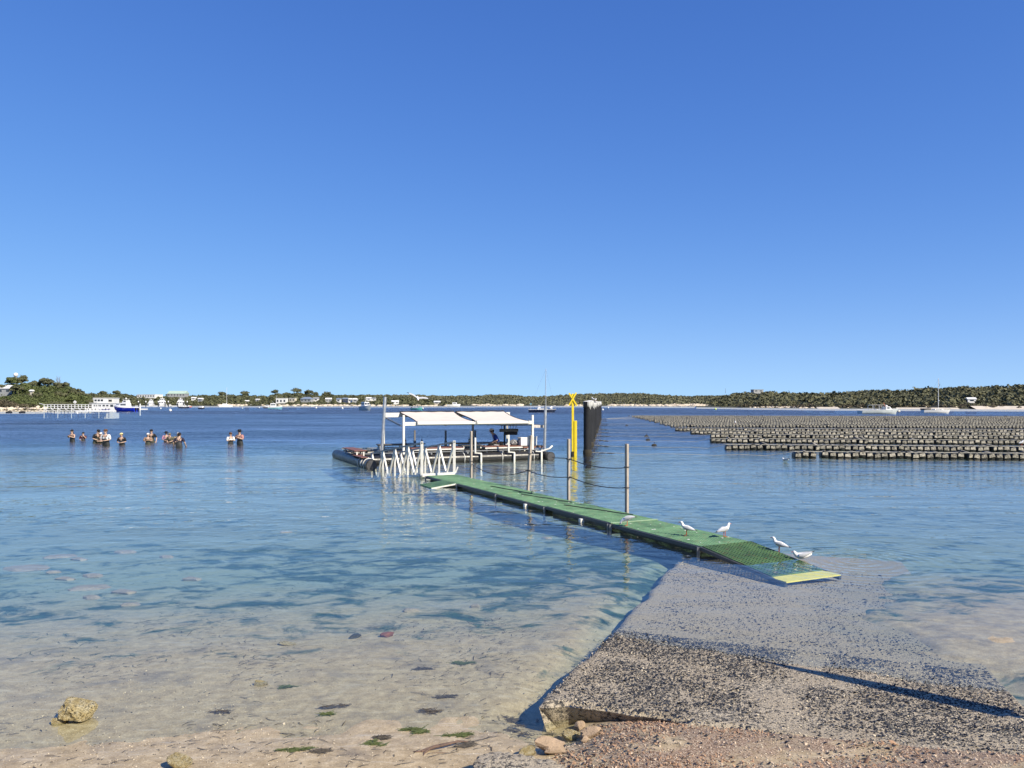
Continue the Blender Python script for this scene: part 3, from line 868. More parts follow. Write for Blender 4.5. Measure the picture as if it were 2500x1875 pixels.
# ------------------------------------------------------------------ oyster baskets hung on long lines
def basket_mat():
    t = NT('fouled_basket_mesh')
    p = t.pos()
    o = t.n('ShaderNodeObjectInfo').outputs['Random']
    n1 = t.noise(p, 9, 4, 0.7); n2 = t.noise(p, 34, 3, 0.7)
    f = t.math('ADD', t.math('MULTIPLY', n1, 0.45), t.math('ADD', t.math('MULTIPLY', n2, 0.45), t.math('MULTIPLY', o, 0.10)))
    c = t.ramp(f, [(0.38, (0.03, 0.028, 0.024)), (0.47, (0.21, 0.195, 0.155)), (0.60, (0.56, 0.51, 0.41))])
    t.pbr(c, 0.85, t.bump(n2, 0.8, 0.02))
    return t.mat
BASK = basket_mat()
BDARK = M('wet_black_basket', (0.012, 0.013, 0.013), 0.5, 0.4, 12.0, 0.5)
def basket_body():
    b = MB()
    # tapered oval-section mesh basket, long axis along y
    sec = lambda y, s: [Vector((x * s, y, z)) for x, z in ((-0.150, -0.17), (-0.168, -0.05), (-0.162, 0.10), (-0.13, 0.19), (0.13, 0.19), (0.162, 0.10), (0.168, -0.05), (0.150, -0.17))]
    b.loft([sec(-0.33, 0.9), sec(-0.29, 1.0), sec(0.29, 1.0), sec(0.33, 0.9)])
    return b
def basket_panel():
    b = MB()
    b.box((0, -0.335, 0.075), (0.265, 0.02, 0.14), Matrix.Rotation(-0.25, 3, 'X'), top=(0.9, 1))       # pale fouled end lid
    b.box((0, -0.355, 0.0), (0.28, 0.03, 0.022))
    b.box((0, 0.0, 0.198), (0.09, 0.60, 0.018))                       # float strip along the top
    return b
bm1 = basket_body().mesh('basket_body', BDARK, True)
bm2 = basket_panel().mesh('basket_lid', BASK)
PIT = 0.352
rowdefs = []      # (left pixel, Y at left, slope of the row)
for px, py in ((1936, 1116), (1770, 1097), (1734, 1080.5), (1734, 1069), (1686, 1060), (1648, 1052.5),
               (1636, 1043), (1622, 1039.5), (1610, 1036), (1597, 1032.2), (1584, 1029), (1574, 1026), (1563, 1023.6), (1556, 1021.6), (1549, 1019.8), (1542, 1018.2)):
    p = W(px, py, 0)
    rowdefs.append((p.x, p.y))
rowname = ['nearest', 'second', 'third', 'fourth', 'fifth', 'sixth']
def ordinal(n):
    return '%d%s' % (n, 'th' if 10 <= n % 100 <= 20 else {1: 'st', 2: 'nd', 3: 'rd'}.get(n % 10, 'th'))
SL = -0.13
stuffV, stuffQ, stuffM = [], [], []
# light mesh for the far rows
sv = np.array([(-.14, -.3, -.17), (.14, -.3, -.17), (.14, .3, -.17), (-.14, .3, -.17), (-.13, -.3, .19), (.13, -.3, .19), (.13, .3, .19), (-.13, .3, .19),
               (-.12, -.312, .01), (.12, -.312, .01), (.11, -.305, .15), (-.11, -.305, .15), (-.05, -.3, .20), (.05, -.3, .20), (.05, .3, .20), (-.05, .3, .20)])
sq = np.array([(4, 5, 6, 7), (0, 1, 5, 4), (1, 2, 6, 5), (2, 3, 7, 6), (3, 0, 4, 7), (8, 9, 10, 11), (12, 13, 14, 15)])
smi = [0, 0, 0, 0, 0, 1, 1]
FOV = 1290.0 / F
ng = 0
for r, (x0, y0) in enumerate(rowdefs):
    n = 0
    lineend = None
    while True:
        if r == 0 and n == 3: x0 += 0.26             # gap in the nearest line
        x = x0 + 0.17 + PIT * n
        y = y0 + SL * (x - rowdefs[r][0])
        if x / y > FOV or n > 400: break
        rr = random.Random(r * 1000 + n)
        tilt = rr.gauss(0, 0.10)
        odd = rr.random() < 0.035 and n > 0
        z = 0.105 + rr.gauss(0, 0.022) + (0.05 if odd else 0)
        rz = SL * 0.8 + rr.gauss(0, 0.05) + (0.35 if odd else 0)
        if r < 6:
            e = empty('oyster_basket', (x, y, z), rz)
            e.rotation_euler = (rr.gauss(0.0, 0.05) + (0.2 if odd else 0), tilt, rz)
            a = bpy.data.objects.new('basket_body', bm1); col.objects.link(a); a.parent = e
            c = bpy.data.objects.new('basket_lid', bm2); col.objects.link(c); c.parent = e
            tag(e, 'pale fouled oyster basket, %s from the left end of the %s row' % (ordinal(n + 1), rowname[r]), 'oyster basket', 'oyster baskets in the %s row' % rowname[r])
            ng += 1
        else:
            ca, sa = math.cos(rz), math.sin(rz)
            v = sv.copy(); v[:, 2] += tilt * v[:, 0]
            v = np.stack([v[:, 0] * ca - v[:, 1] * sa + x, v[:, 0] * sa + v[:, 1] * ca + y, v[:, 2] + z], -1)
            stuffQ.append(sq + len(stuffV) * len(sv)); stuffV.append(v); stuffM += smi
        n += 1
        lineend = (x, y)
    # the line itself, tied back to a pile
    yl = rowdefs[r][1]; xl = rowdefs[r][0]
    pyk = min(PY, key=lambda q: abs(q - yl - 3.5))
    xp = pile_x(pyk) + 0.22
    pts = [Vector((xp, pyk, 0.10))]
    for k in range(1, 8):
        t = k / 8
        pts.append(Vector((xp + (xl - xp) * t, pyk + (yl - pyk) * t, 0.06 + 0.03 * math.sin(k * 2.3 + r))))
    pts += [Vector((xl - 0.05, yl - 0.28, 0.30)), Vector((xl, yl - 0.30, 0.305)), Vector((lineend[0], lineend[1] - 0.30, 0.305))]
    ln = 'line carrying the %s row of oyster baskets out from the black piles' % (rowname[r] if r < 6 else ordinal(r + 1))
    ol = empty('long_line', (0, 0, 0), 0, 'pale ' + ln, 'line', 'long lines of the oyster farm')
    MB().path(pts, [0.013] * 8 + [0.012, 0.022, 0.022], 5).build('cable', M('pale_line', (0.40, 0.38, 0.32), 0.85, 0.4, 8.0), ol)
    for k in (1, 2):
        c = pts[0].lerp(pts[1], 0.35 * k + 0.1)
        MB().ball(c + Vector((0, 0, -0.02)), (0.24, 0.05, 0.03), 8, 5).build('weed_tuft', FOUL, ol)
st = np_mesh('oyster_basket_field', np.concatenate(stuffV), np.concatenate(stuffQ), [BDARK, BASK], mi=stuffM)
tag(st, 'mass of dark oyster baskets in the far rows of the farm', 'oyster baskets', kind='stuff')
# small dark floats left of the rows
for i, (px, py) in enumerate(((1597, 1088), (1582, 1075), (1578, 1066), (1530, 1040), (1536, 1016))):
    p = W(px, py, 0)
    e = empty('line_float', (p.x, p.y, 0.0), 0, ['dark weedy float on the nearest line between piles and baskets', 'dark float on the second line left of the baskets', 'dark float on the third line left of the baskets', 'small dark float in the channel beside the piles', 'dark float off the far left corner of the basket field'][i], 'float', 'floats on the oyster lines')
    MB().ball((0, 0, 0.02), (0.18, 0.1, 0.10), 10, 6).build('body', FOUL, e, smooth=True)
    MB().path([(0, 0, 0.08), (0.02, 0, 0.2), (0.05, 0, 0.22)], 0.02, 5).build('rope_tail', ROPE, e)
# ------------------------------------------------------------------ far shores: terrain
def interp(px, pts):
    xs_, ys_ = zip(*pts)
    return np.interp(px, xs_, ys_)
SKY_L = [(-120, 934), (0, 937), (18, 930), (24, 924), (55, 922), (68, 928), (101, 931), (108, 926), (124, 926), (131, 934), (153, 934), (171, 942), (189, 945), (200, 950), (215, 958), (240, 972), (262, 988)]
SKY_F = [(180, 960), (224, 956), (300, 958), (330, 962), (380, 965), (420, 962), (460, 962), (540, 960), (600, 960), (655, 963), (670, 957), (715, 954), (737, 955), (755, 958), (775, 961), (850, 961), (960, 964), (1060, 974), (1120, 984), (1160, 990)]
SKY_H = [(760, 962), (880, 960), (940, 959.5), (1000, 959), (1075, 962), (1160, 962), (1200, 959.5), (1245, 959.5), (1290, 964), (1350, 962), (1400, 958), (1480, 956), (1570, 956), (1600, 959), (1680, 963), (1760, 961), (1835, 958), (1900, 960), (2000, 962)]
SKY_R = [(1700, 988), (1760, 966), (1800, 960), (1835, 957), (1860, 955), (1940, 959), (2000, 958), (2060, 957), (2100, 953), (2180, 951), (2250, 946), (2330, 944), (2400, 944), (2440, 940), (2500, 940), (2800, 930)]
SHORE_R = [(1480, 992.3), (1600, 993.5), (1750, 994.8), (1830, 996), (2000, 997.5), (2330, 999.0), (2500, 999.6), (2800, 1001)]
BUSH = M('coastal_scrub_floor', (0.055, 0.06, 0.03), 0.9, 0.4, 0.4, 0.3, c2=(0.09, 0.085, 0.05))
SANDB = M('pale_beach_sand', (0.62, 0.55, 0.44), 0.9, 0.12, 0.6)
def strip(name, px0, px1, yshore, yridge, skyline, treeh, step=6):
    """Rising land between the waterline and its ridge, then falling away behind. Returns the mesh and a height function."""
    ps = np.arange(px0, px1 + step, step, dtype=float)
    tt = np.array([-0.10, 0.0, 0.04, 0.1, 0.2, 0.35, 0.5, 0.65, 0.8, 0.9, 1.0, 1.25, 1.6])
    V = np.zeros((len(tt), len(ps), 3))
    ysn = np.array([yshore(p) for p in ps]); yrn = np.array([yridge(p) for p in ps])
    zr = CH + (HZ - interp(ps, skyline)) * yrn / F - treeh
    zr = np.maximum(zr, 0.4)
    def height(p, t):
        z0 = np.interp(p, ps, zr)
        t = np.asarray(t, float)
        f = sstep(t, 0.0, 1.0) * 0.75 + np.clip(t, 0, 1) * 0.25
        z = 0.35 * np.clip(t / 0.04, -2, 1) + (z0 - 0.35) * f
        z = np.where(t > 1, z0 * np.clip(1.9 - 0.9 * t, 0, 1), z)
        return z + 0.5 * np.clip(t * 4, 0, 1) * vnoise(p * 1.0, t * 60, 9.0, 31)
    for j, t in enumerate(tt):
        Y = ysn + (yrn - ysn) * t
        V[j, :, 0] = (ps - 1250) * Y / F; V[j, :, 1] = Y
        V[j, :, 2] = height(ps, t)
    k = np.arange(V[..., 0].size).reshape(V.shape[:2])
    Q = np.stack([k[:-1, :-1], k[:-1, 1:], k[1:, 1:], k[1:, :-1]], -1).reshape(-1, 4)
    mi = np.zeros(len(Q), int)
    o = np_mesh(name, V.reshape(-1, 3), Q, [BUSH, SANDB], smooth=True, mi=np.repeat((tt[:-1] < -0.05).astype(int), len(ps) - 1))
    tag(o, kind='structure')
    def at(p, t):
        Y = yshore(p) + (yridge(p) - yshore(p)) * t
        return Vector(((p - 1250) * Y / F, Y, float(height(np.array([p]), np.array([t]))[0])))
    return at
ysh_R = lambda p: float(CH * F / (interp(p, SHORE_R) - HZ))
landL = strip('headland', -160, 262, lambda p: 236.0 + 0.10 * max(0, p - 120), lambda p: 268.0 + 0.06 * p, SKY_L, 3.4)
landF = strip('town_shore', 170, 1160, lambda p: 545.0 - 0.02 * p, lambda p: 660.0, SKY_F, 3.6)
landH = strip('far_hill', 760, 2000, lambda p: 560.0 if p < 1460 else 560.0 - (p - 1460) * 0.25, lambda p: 880.0, SKY_H, 3.6)
landR = strip('near_hill', 1700, 2800, ysh_R, lambda p: ysh_R(p) + 120.0, SKY_R, 3.2)

# ------------------------------------------------------------------ foliage
def leaf_mat(name, dark, light):
    t = NT(name)
    g = t.n('ShaderNodeNewGeometry')
    r = g.outputs['Random Per Island']
    n = t.noise(g.outputs['Position'], 0.09, 4, 0.65)
    f = t.math('ADD', t.math('MULTIPLY', r, 0.28), t.math('MULTIPLY', n, 0.8))
    c = t.ramp(f, [(0.2, dark), (0.55, tuple((a + b) / 2 for a, b in zip(dark, light))), (0.9, light)])
    b = t.pbr(c, 0.75, spec=0.2)
    return t.mat
LEAF_D = leaf_mat('dark_olive_leaves', (0.052, 0.060, 0.031), (0.15, 0.152, 0.08))
LEAF_G = leaf_mat('green_leaves', (0.045, 0.064, 0.022), (0.135, 0.155, 0.058))
LEAF_B = leaf_mat('dry_brown_scrub', (0.060, 0.052, 0.034), (0.16, 0.135, 0.09))
LEAF_H = leaf_mat('heath_leaves', (0.105, 0.108, 0.062), (0.19, 0.185, 0.115))
LEAF_W = leaf_mat('coastal_wood_leaves', (0.066, 0.070, 0.038), (0.17, 0.165, 0.094))
BARK = M('grey_bark', (0.19, 0.165, 0.135), 0.9, 0.3, 3.0)

def clump_quads(rng, centers, radii, per, leaf):
    """Leaf quads spread through ellipsoidal clumps, denser toward their skins."""
    C = np.repeat(np.asarray(centers, float), per, 0); R = np.repeat(np.asarray(radii, float), per, 0)
    n = len(C)
    d = rng.normal(size=(n, 3)); d /= np.linalg.norm(d, axis=1, keepdims=True)
    d[:, 2] = np.where(d[:, 2] < -0.25, -d[:, 2] * 0.6, d[:, 2])
    rad = rng.uniform(0.55, 1.0, n) ** 0.5 * (1 + 0.12 * rng.normal(size=n))
    P = C + d * R * rad[:, None]
    nv = d + 0.42 * rng.normal(size=(n, 3)); nv /= np.linalg.norm(nv, axis=1, keepdims=True)
    a = np.cross(nv, rng.normal(size=(n, 3))); a /= np.linalg.norm(a, axis=1, keepdims=True)
    b = np.cross(nv, a)
    s = (leaf * rng.uniform(0.6, 1.35, n))[:, None] if np.isscalar(leaf) else (np.repeat(leaf, per) * rng.uniform(0.6, 1.35, n))[:, None]
    V = np.stack([P - a * s - b * s * 0.7, P + a * s - b * s * 0.7, P + a * s * 0.7 + b * s * 0.7, P - a * s * 0.7 + b * s * 0.7], 1).reshape(-1, 3)
    return V, np.arange(n * 4).reshape(-1, 4)

# houses are listed first so that the scrub leaves them in view: (px centre, base row, depth, width m, height m, roof, walls, roof colour)
HOUSES = [
 (10, 961, 258, 5.6, 1.8, 'hip', 'grey', 'white', 'white hip-roofed house among the trees at the far left edge'),
 (76, 957, 256, 0.9, 0.4, 'gable', 'cream', 'white', 'small white shed half hidden between headland trees'),
 (252, 984.5, 300, 8.0, 1.9, 'flat', 'white', 'white', 'white two-level waterfront building behind the jetty'),
 (356, 971, 640, 17.0, 2.6, 'flat', 'white', 'white', 'long white flat-roofed building on the skyline above the marina'),
 (430, 968, 640, 14.5, 2.4, 'gable', 'grey', 'green', 'pale green roofed building on the skyline right of the long white one'),
 (472, 976, 600, 3.4, 1.4, 'gable', 'white', 'white', 'small white cottage below the green roofed building'),
 (488, 979, 590, 3.6, 1.6, 'gable', 'grey', 'white', 'white roofed cottage in the scrub above the moored dinghy'),
 (602, 983, 575, 2.8, 1.2, 'gable', 'cream', 'white', 'small cream cottage above the shore left of the blue fishing boat'),
 (628, 979, 590, 2.6, 1.1, 'gable', 'white', 'white', 'tiny white cottage in scrub just left of the blue fishing boat'),
 (686, 986, 566, 7.6, 4.0, 'flat', 'white', 'white', 'large boxy white shed on the far shore behind the blue fishing boat'),
 (713, 981, 575, 4.6, 2.6, 'flat', 'cream', 'white', 'cream boxy house right of the large white shed'),
 (746, 981, 575, 8.4, 2.2, 'hip', 'grey', 'blue', 'long house with blue grey hip roof on the far shore'),
 (771, 979, 580, 3.8, 2.0, 'gable', 'white', 'grey', 'white gabled house right of the blue grey roof'),
 (802, 980, 580, 4.4, 1.8, 'gable', 'grey', 'white', 'white roofed house between the gabled house and the white cabin boat'),
 (826, 982, 572, 3.2, 2.4, 'gable', 'white', 'blue', 'narrow white house with steep blue roof'),
 (842, 981, 574, 3.6, 2.3, 'gable', 'navy', 'blue', 'dark navy house between two white ones'),
 (854, 981, 576, 3.2, 2.0, 'gable', 'white', 'white', 'white gabled cottage right of the navy house'),
 (867, 981, 575, 4.2, 1.9, 'hip', 'grey', 'white', 'white hip-roofed house left of the white cabin boat'),
 (900, 977, 590, 3.6, 1.5, 'gable', 'white', 'white', 'white roofed house just above the white cabin boat'),
 (912, 977, 592, 3.0, 1.3, 'gable', 'white', 'grey', 'small house at the right shoulder of the white cabin boat'),
 (965, 986, 560, 5.0, 1.6, 'gable', 'white', 'white', 'low white boat shed on the shore behind the flying gull'),
 (1066, 986, 566, 4.2, 1.4, 'gable', 'cream', 'white', 'low cream shed on the far shore above the awning'),
 (1852, 957.5, ysh_R(1852) + 112, 6.5, 1.5, 'flat', 'grey', 'grey', 'flat grey house on the wooded ridge in the right half'),
 (2373, 981.5, ysh_R(2373) + 30, 3.4, 1.3, 'gable', 'white', 'white', 'small white house in the scrub on the right hill'),
]
HW = {'white': M('white_render', (0.76, 0.75, 0.72), 0.7, 0.06, 0.5), 'cream': M('cream_render', (0.62, 0.57, 0.46), 0.7, 0.08, 0.5),
      'grey': M('grey_cladding', (0.33, 0.34, 0.34), 0.7, 0.12, 0.5), 'navy': M('navy_cladding', (0.035, 0.05, 0.10), 0.7, 0.15, 0.5)}
HR = {'white': M('white_sheet_roof', (0.78, 0.78, 0.76), 0.5, 0.05, 0.5), 'green': M('pale_green_sheet_roof', (0.42, 0.55, 0.45), 0.5, 0.08, 0.5),
      'blue': M('blue_grey_sheet_roof', (0.20, 0.25, 0.33), 0.5, 0.1, 0.5), 'grey': M('grey_sheet_roof', (0.30, 0.31, 0.32), 0.6, 0.1, 0.5)}
GLASS = M('dark_window_glass', (0.03, 0.04, 0.05), 0.08, 0.2, 0.5, spec=0.8)
hclear = []
for i, (px, py, Y, w, h, roof, wall, rc, lb) in enumerate(HOUSES):
    c = A(px, py, Y)
    d = w * 0.6
    e = empty('house', c, RND.uniform(-0.25, 0.25), lb, 'house', 'houses along the far shore' if i > 2 else None)
    MB().box((0, d / 2, (h - 6) / 2 + 0.0), (w, d, h + 6)).build('wall', HW[wall], e)
    o = 0.25
    if roof == 'flat':
        rf = MB().box((0, d / 2, h + 0.11), (w + 0.3, d + 0.3, 0.22)).build('roof', HR[rc], e)
    else:
        rh = 0.24 * d + 0.25
        ins = w * 0.28 if roof == 'hip' else 0.0
        b = MB()
        b.add([(-w / 2 - o, -o, h), (w / 2 + o, -o, h), (w / 2 + o, d + o, h), (-w / 2 - o, d + o, h), (-w / 2 - o + ins, d / 2, h + rh), (w / 2 + o - ins, d / 2, h + rh),
               (-w / 2 - o, -o, h - 0.12), (w / 2 + o, -o, h - 0.12), (w / 2 + o, d + o, h - 0.12), (-w / 2 - o, d + o, h - 0.12)],
              [(0, 1, 5, 4), (2, 3, 4, 5), (1, 2, 5), (3, 0, 4), (0, 6, 7, 1), (1, 7, 8, 2), (2, 8, 9, 3), (3, 9, 6, 0), (6, 9, 8, 7)])
        rf = b.build('roof', HR[rc], e)
    nw = max(1, int(w / 2.2))
    for k in range(nw):
        x = -w / 2 + w * (k + 0.5) / nw
        wd = MB().box((x, -0.02, h * 0.55), (w / nw * 0.5, 0.10, h * 0.42)).build('window', HW['grey'], e)
        MB().box((x, -0.08, h * 0.55), (w / nw * 0.42, 0.04, h * 0.34)).build('pane', GLASS, wd)
    hclear.append((px, w * F / Y / 2 + 1.5, Y, py))
# white golf-ball dome on the headland
dm = A(38.5, 915, 285)
e = empty('radar_dome', dm, 0, 'round white dome standing above the headland trees', 'dome')
MB().ball((0, 0, 0), 0.78, 16, 9).build('shell', HW['white'], e, smooth=True)
MB().tube((0, 0, -9), (0, 0, -0.7), 0.35, n=10).build('tower', HW['grey'], e)

def visible_house(px, Y, ptop):
    return any(abs(px - hx) < hw and Y < hY + 2 and ptop < hb for hx, hw, hY, hb in hclear)

# scrub masses: low wood that reads as one green mass on each shore
def wood(name, land, px0, px1, n, rfun, mat, per, leaf, label, tmin=0.05, avoid=None, tmax=1.03):
    C, Rr, Lf = [], [], []
    rng = np.random.default_rng(len(name) * 7 + n)
    tries = 0
    while len(C) < n and tries < n * 4:
        tries += 1
        px = rng.uniform(px0, px1); t = tmin + (tmax - tmin) * rng.uniform(0, 1) ** 0.8
        p = land(px, t)
        r = rfun(rng, px, t)
        top_py = HZ - (p.z + r * 1.5 - CH) * F / p.y
        if visible_house(px, p.y, top_py): continue
        if avoid and avoid(px, t): continue
        C.append((p.x, p.y, p.z + r * 0.45)); Rr.append((r * 1.25, r * 1.25, r)); Lf.append(leaf * r)
    V, Q = clump_quads(rng, C, Rr, per, np.array(Lf))
    o = np_mesh(name, V, Q, mat)
    tag(o, label, 'woodland', kind='stuff')
wood('town_scrub', landF, 200, 1120, 4200, lambda g, px, t: 0.55 + 1.5 * g.uniform(0, 1) ** 2, LEAF_D, 34, 0.32, 'dark green scrub and trees between the houses of the far shore')
wood('far_heath', landH, 790, 1960, 9000, lambda g, px, t: 0.5 + 1.1 * g.uniform(0, 1) ** 2.5, LEAF_H, 22, 0.40, 'olive heath covering the long low hill behind the barge')
wood('near_hill_wood', landR, 1740, 2640, 3000, lambda g, px, t: (0.6 + 2.0 * g.uniform(0, 1) ** 2) * (0.6 + 0.4 * min(1, t * 4)), LEAF_W, 60, 0.26, 'dense dark coastal wood on the hill at the right', 0.04)
wood('dry_shore_scrub', landR, 1800, 2640, 420, lambda g, px, t: g.uniform(0.5, 1.1), LEAF_B, 60, 0.24, 'brownish dry scrub along the foot of the right hill', 0.02, None, 0.22)
wood('headland_scrub', landL, -140, 240, 330, lambda g, px, t: g.uniform(0.7, 1.5), LEAF_G, 130, 0.16, 'low green scrub on the left headland', 0.12)

# headland trees, each its own
def tree(name, base, h, r, mat, label, group, seed, clumps=9, per=90, lean=0.0, leaf=0.22, bare=False):
    rng = np.random.default_rng(seed)
    e = empty(name, base, 0, label, 'tree', group)
    b = MB()
    th = h * (0.55 if not bare else 0.5)
    tip = Vector((lean * h, 0, th))
    b.path([(0, 0, -0.6), (lean * h * 0.4, 0.05, th * 0.5), tip], [0.05 * h * 0.5 + 0.06, 0.03 * h * 0.5 + 0.05, 0.06], 7)
    cs, rs = [], []
    for k in range(clumps):
        a = rng.uniform(0, 6.28); q = rng.uniform(0.1, 1) ** 0.6
        c = Vector((lean * h + math.cos(a) * r * 0.75 * q, math.sin(a) * r * 0.75 * q, h * rng.uniform(0.55, 0.88) - 0.1 * h * q))
        b.path([tip * 0.75, tip.lerp(c, 0.6) + Vector((0, 0, -0.05 * h)), c], [0.06, 0.045, 0.02], 5)
        if bare:
            for j in range(3):
                b.path([tip.lerp(c, 0.6), c + Vector((rng.normal(0, 0.3), rng.normal(0, 0.3), rng.uniform(0.4, 1.0)))], [0.03, 0.012], 4)
        cs.append(c); s = r * rng.uniform(0.32, 0.52); rs.append((s * 1.15, s * 1.15, s * 0.8))
    b.build('trunk', BARK, e)
    if not bare:
        V, Q = clump_quads(rng, cs, rs, per, leaf)
        np_mesh('crown', V, Q, mat, parent=e)
    return e
TREES = [(8, 0.75, 3.6, 2.4, 'broad dark tree beside the house at the far left edge'), (26, 0.95, 4.2, 2.3, 'rounded dark tree just left under the white dome'), (40, 0.98, 4.2, 2.2, 'dark tree directly below the white dome'),
         (55, 1.0, 4.6, 2.4, 'tallest rounded tree right of the white dome'), (66, 0.8, 3.4, 2.0, 'mid green tree above the small white shed'), (45, 0.6, 3.4, 2.3, 'grey green tree in the middle of the left slope'),
         (80, 0.95, 3.4, 1.7, 'small rounded tree on the skyline above the shed'), (91, 1.0, 3.6, 1.3, 'slim tree on the skyline left of the twin dark crowns'), (108, 0.95, 4.4, 2.1, 'dark umbrella-shaped tree, left of the twin crowns'),
         (121, 0.92, 4.4, 2.2, 'dark umbrella-shaped tree, right of the twin crowns'), (112, 0.6, 3.2, 1.8, 'leaning pale-trunked tree below the twin crowns'), (138, 0.95, 3.6, 2.2, 'bushy tree right of the twin crowns'),
         (152, 0.95, 3.8, 2.3, 'broad tree on the falling skyline below the bare tree'), (166, 0.85, 3.4, 2.1, 'bushy tree on the right shoulder of the headland'), (180, 0.8, 3.4, 2.1, 'dense tree above the shore end of the jetty'),
         (194, 0.7, 3.4, 2.1, 'dense tree at the right end of the headland skyline'), (208, 0.5, 3.2, 2.0, 'rounded tree beside the white waterfront building'), (222, 0.35, 2.8, 1.7, 'last rounded tree at the foot of the headland'),
         (148, 0.55, 3.0, 2.1, 'dark tree halfway down the headland behind the jetty'), (172, 0.45, 2.8, 2.0, 'dark tree low on the headland behind the jetty'), (92, 0.5, 2.8, 1.9, 'spreading grey tree beside the small white shed')]
for i, (px, t, h, r, lb) in enumerate(TREES):
    tree('headland_tree', landL(px, t) - Vector((0, 0, 0.2)), h, r, (LEAF_D, LEAF_G, LEAF_D)[i % 3], lb, 'trees on the left headland', 100 + i, lean=0.12 if i in (10, 20) else 0.02 * math.sin(i))
tree('bare_tree', landL(143, 0.98), 6.2, 1.6, None, 'bare leafless tree rising above the headland skyline', None, 77, 9, bare=True)
for i, (px, t, h, r, lb) in enumerate(((671, 0.95, 6.0, 3.2, 'large rounded tree on the far skyline left of the blue grey roof'), (724, 0.95, 6.2, 4.4, 'broadest rounded tree on the far skyline above the blue grey roof'), (753, 0.97, 5.6, 3.6, 'second broad tree on the far skyline, right of the broadest'), (768, 0.9, 4.6, 3.0, 'smaller rounded tree right of the two broad skyline trees'),
                                  (800, 0.97, 4.8, 4.2, 'wide flat tree on the far skyline above the narrow houses'), (436 - 24, 0.9, 5.0, 2.2, 'dark tree at the left end of the green roofed building'), (541, 0.95, 4.8, 3.4, 'rounded tree on the skyline above the moored catamaran'), (598, 0.95, 5.2, 3.6, 'rounded tree on the skyline right of the catamaran mast'),
                                  (284, 0.9, 5.0, 3.0, 'dark tree on the skyline above the blue and white cruiser'), (250, 0.9, 4.4, 3.2, 'dark tree on the skyline above the white waterfront building'))):
    tree('skyline_tree', landF(px, t), h, r, LEAF_D, lb, 'trees on the far skyline', 300 + i, clumps=12, per=70, leaf=0.34)
# shrub mounds along the headland's foot
def shrub(px, t, r, hz, mat, lb, seed):
    e = empty('shrub', landL(px, t) - Vector((0, 0, 0.15)), 0, lb, 'shrub', 'shrubs at the foot of the left headland')
    rng = np.random.default_rng(seed)
    cs = [(rng.normal(0, r * 0.5), rng.normal(0, r * 0.25), hz * rng.uniform(0.3, 0.6)) for k in range(7)]
    rs = [(r * 0.55, r * 0.5, hz * 0.5)] * 7
    V, Q = clump_quads(rng, cs, rs, 130, 0.15)
    np_mesh('foliage', V, Q, mat, parent=e)
    MB().path([(0, 0, -0.3), (0.1, 0, hz * 0.4)], [0.08, 0.04], 6).build('stem', BARK, e)
for a in ((8, 0.12, 3.2, 3.6, LEAF_B, 'brownish shrub mound at the far left edge of the shore', 1), (28, 0.10, 3.0, 2.6, LEAF_B, 'dry brown shrub mound behind the pale shore rocks', 2), (46, 0.10, 2.8, 1.9, LEAF_B, 'low dry shrub mound left of the bright green mound', 3),
          (64, 0.14, 3.0, 2.6, LEAF_G, 'bright green shrub mound, left half, near the shore rocks', 4), (84, 0.12, 3.0, 2.0, LEAF_G, 'bright green shrub mound sloping down to the jetty start', 5), (100, 0.10, 2.4, 1.2, LEAF_G, 'smallest green shrub mound beside the jetty start', 6),
          (132, 0.18, 3.2, 2.2, LEAF_D, 'dark shrub mound behind the jetty railing', 7), (160, 0.2, 3.2, 2.0, LEAF_D, 'dark shrub mound behind the middle of the jetty', 8), (110, 0.25, 3.0, 2.8, LEAF_G, 'green shrub mound above the jetty start', 9)):
    shrub(*a)

# ------------------------------------------------------------------ limestone rocks
ROCK = M('pale_limestone', (0.60, 0.51, 0.40), 0.9, 0.28, 0.9, 0.5, 0.05, c2=(0.66, 0.58, 0.47), dirt=(0.30, 0.25, 0.19))
def rock_mesh(seed, n=12, m=8, rough=0.28, name='rock_mesh', mat=ROCK):
    rng = np.random.default_rng(seed)
    b = MB().ball((0, 0, 0), 1.0, n, m)
    V = np.array(b.v)
    f = 1 + rough * 2 * (vnoise(V[:, 0] * 3 + V[:, 2] * 2, V[:, 1] * 3 - V[:, 2], 1.6, seed) + 0.5 * vnoise(V[:, 0] * 5, V[:, 1] * 5 + V[:, 2] * 4, 1.0, seed + 9))
    V = V * f[:, None]
    for k in range(5):                      # broken facets
        d = rng.normal(size=3); d /= np.linalg.norm(d)
        s = V @ d; lim = rng.uniform(0.62, 0.85)
        V = V - np.outer(np.clip(s - lim, 0, None) * 0.9, d)
    b.v = [tuple(p) for p in V]
    return b.mesh(name, mat)
RM = [rock_mesh(k) for k in range(6)]
def rock(name, p, sc3, seed, lb, group=None, mesh=None, rz=None):
    o = bpy.data.objects.new(name, mesh or RM[seed % 6]); col.objects.link(o)
    o.location = p; o.scale = sc3; o.rotation_euler = (0.2 * math.sin(seed), 0.2 * math.cos(seed * 1.7), seed * 1.3 if rz is None else rz)
    return tag(o, lb, 'rock', group)
sides_ = ['farthest left', 'second from the left', 'third from the left', 'fourth from the left', 'fifth from the left', 'sixth from the left', 'seventh from the left', 'eighth from the left', 'ninth from the left', 'tenth from the left', 'eleventh from the left', 'twelfth from the left', 'thirteenth from the left', 'last before the jetty']
for k in range(14):
    px = 2 + k * 8.2
    p = landL(px, 0.035 + 0.02 * (k % 3))
    rock('shore_rock', p + Vector((0, 0, 0.35)), (0.75 + 0.3 * math.sin(k * 3.1), 0.7, 0.55 + 0.22 * math.cos(k * 2.3)), k, 'pale limestone boulder on the left shore, %s in the upper line' % sides_[k], 'boulders along the left shore')
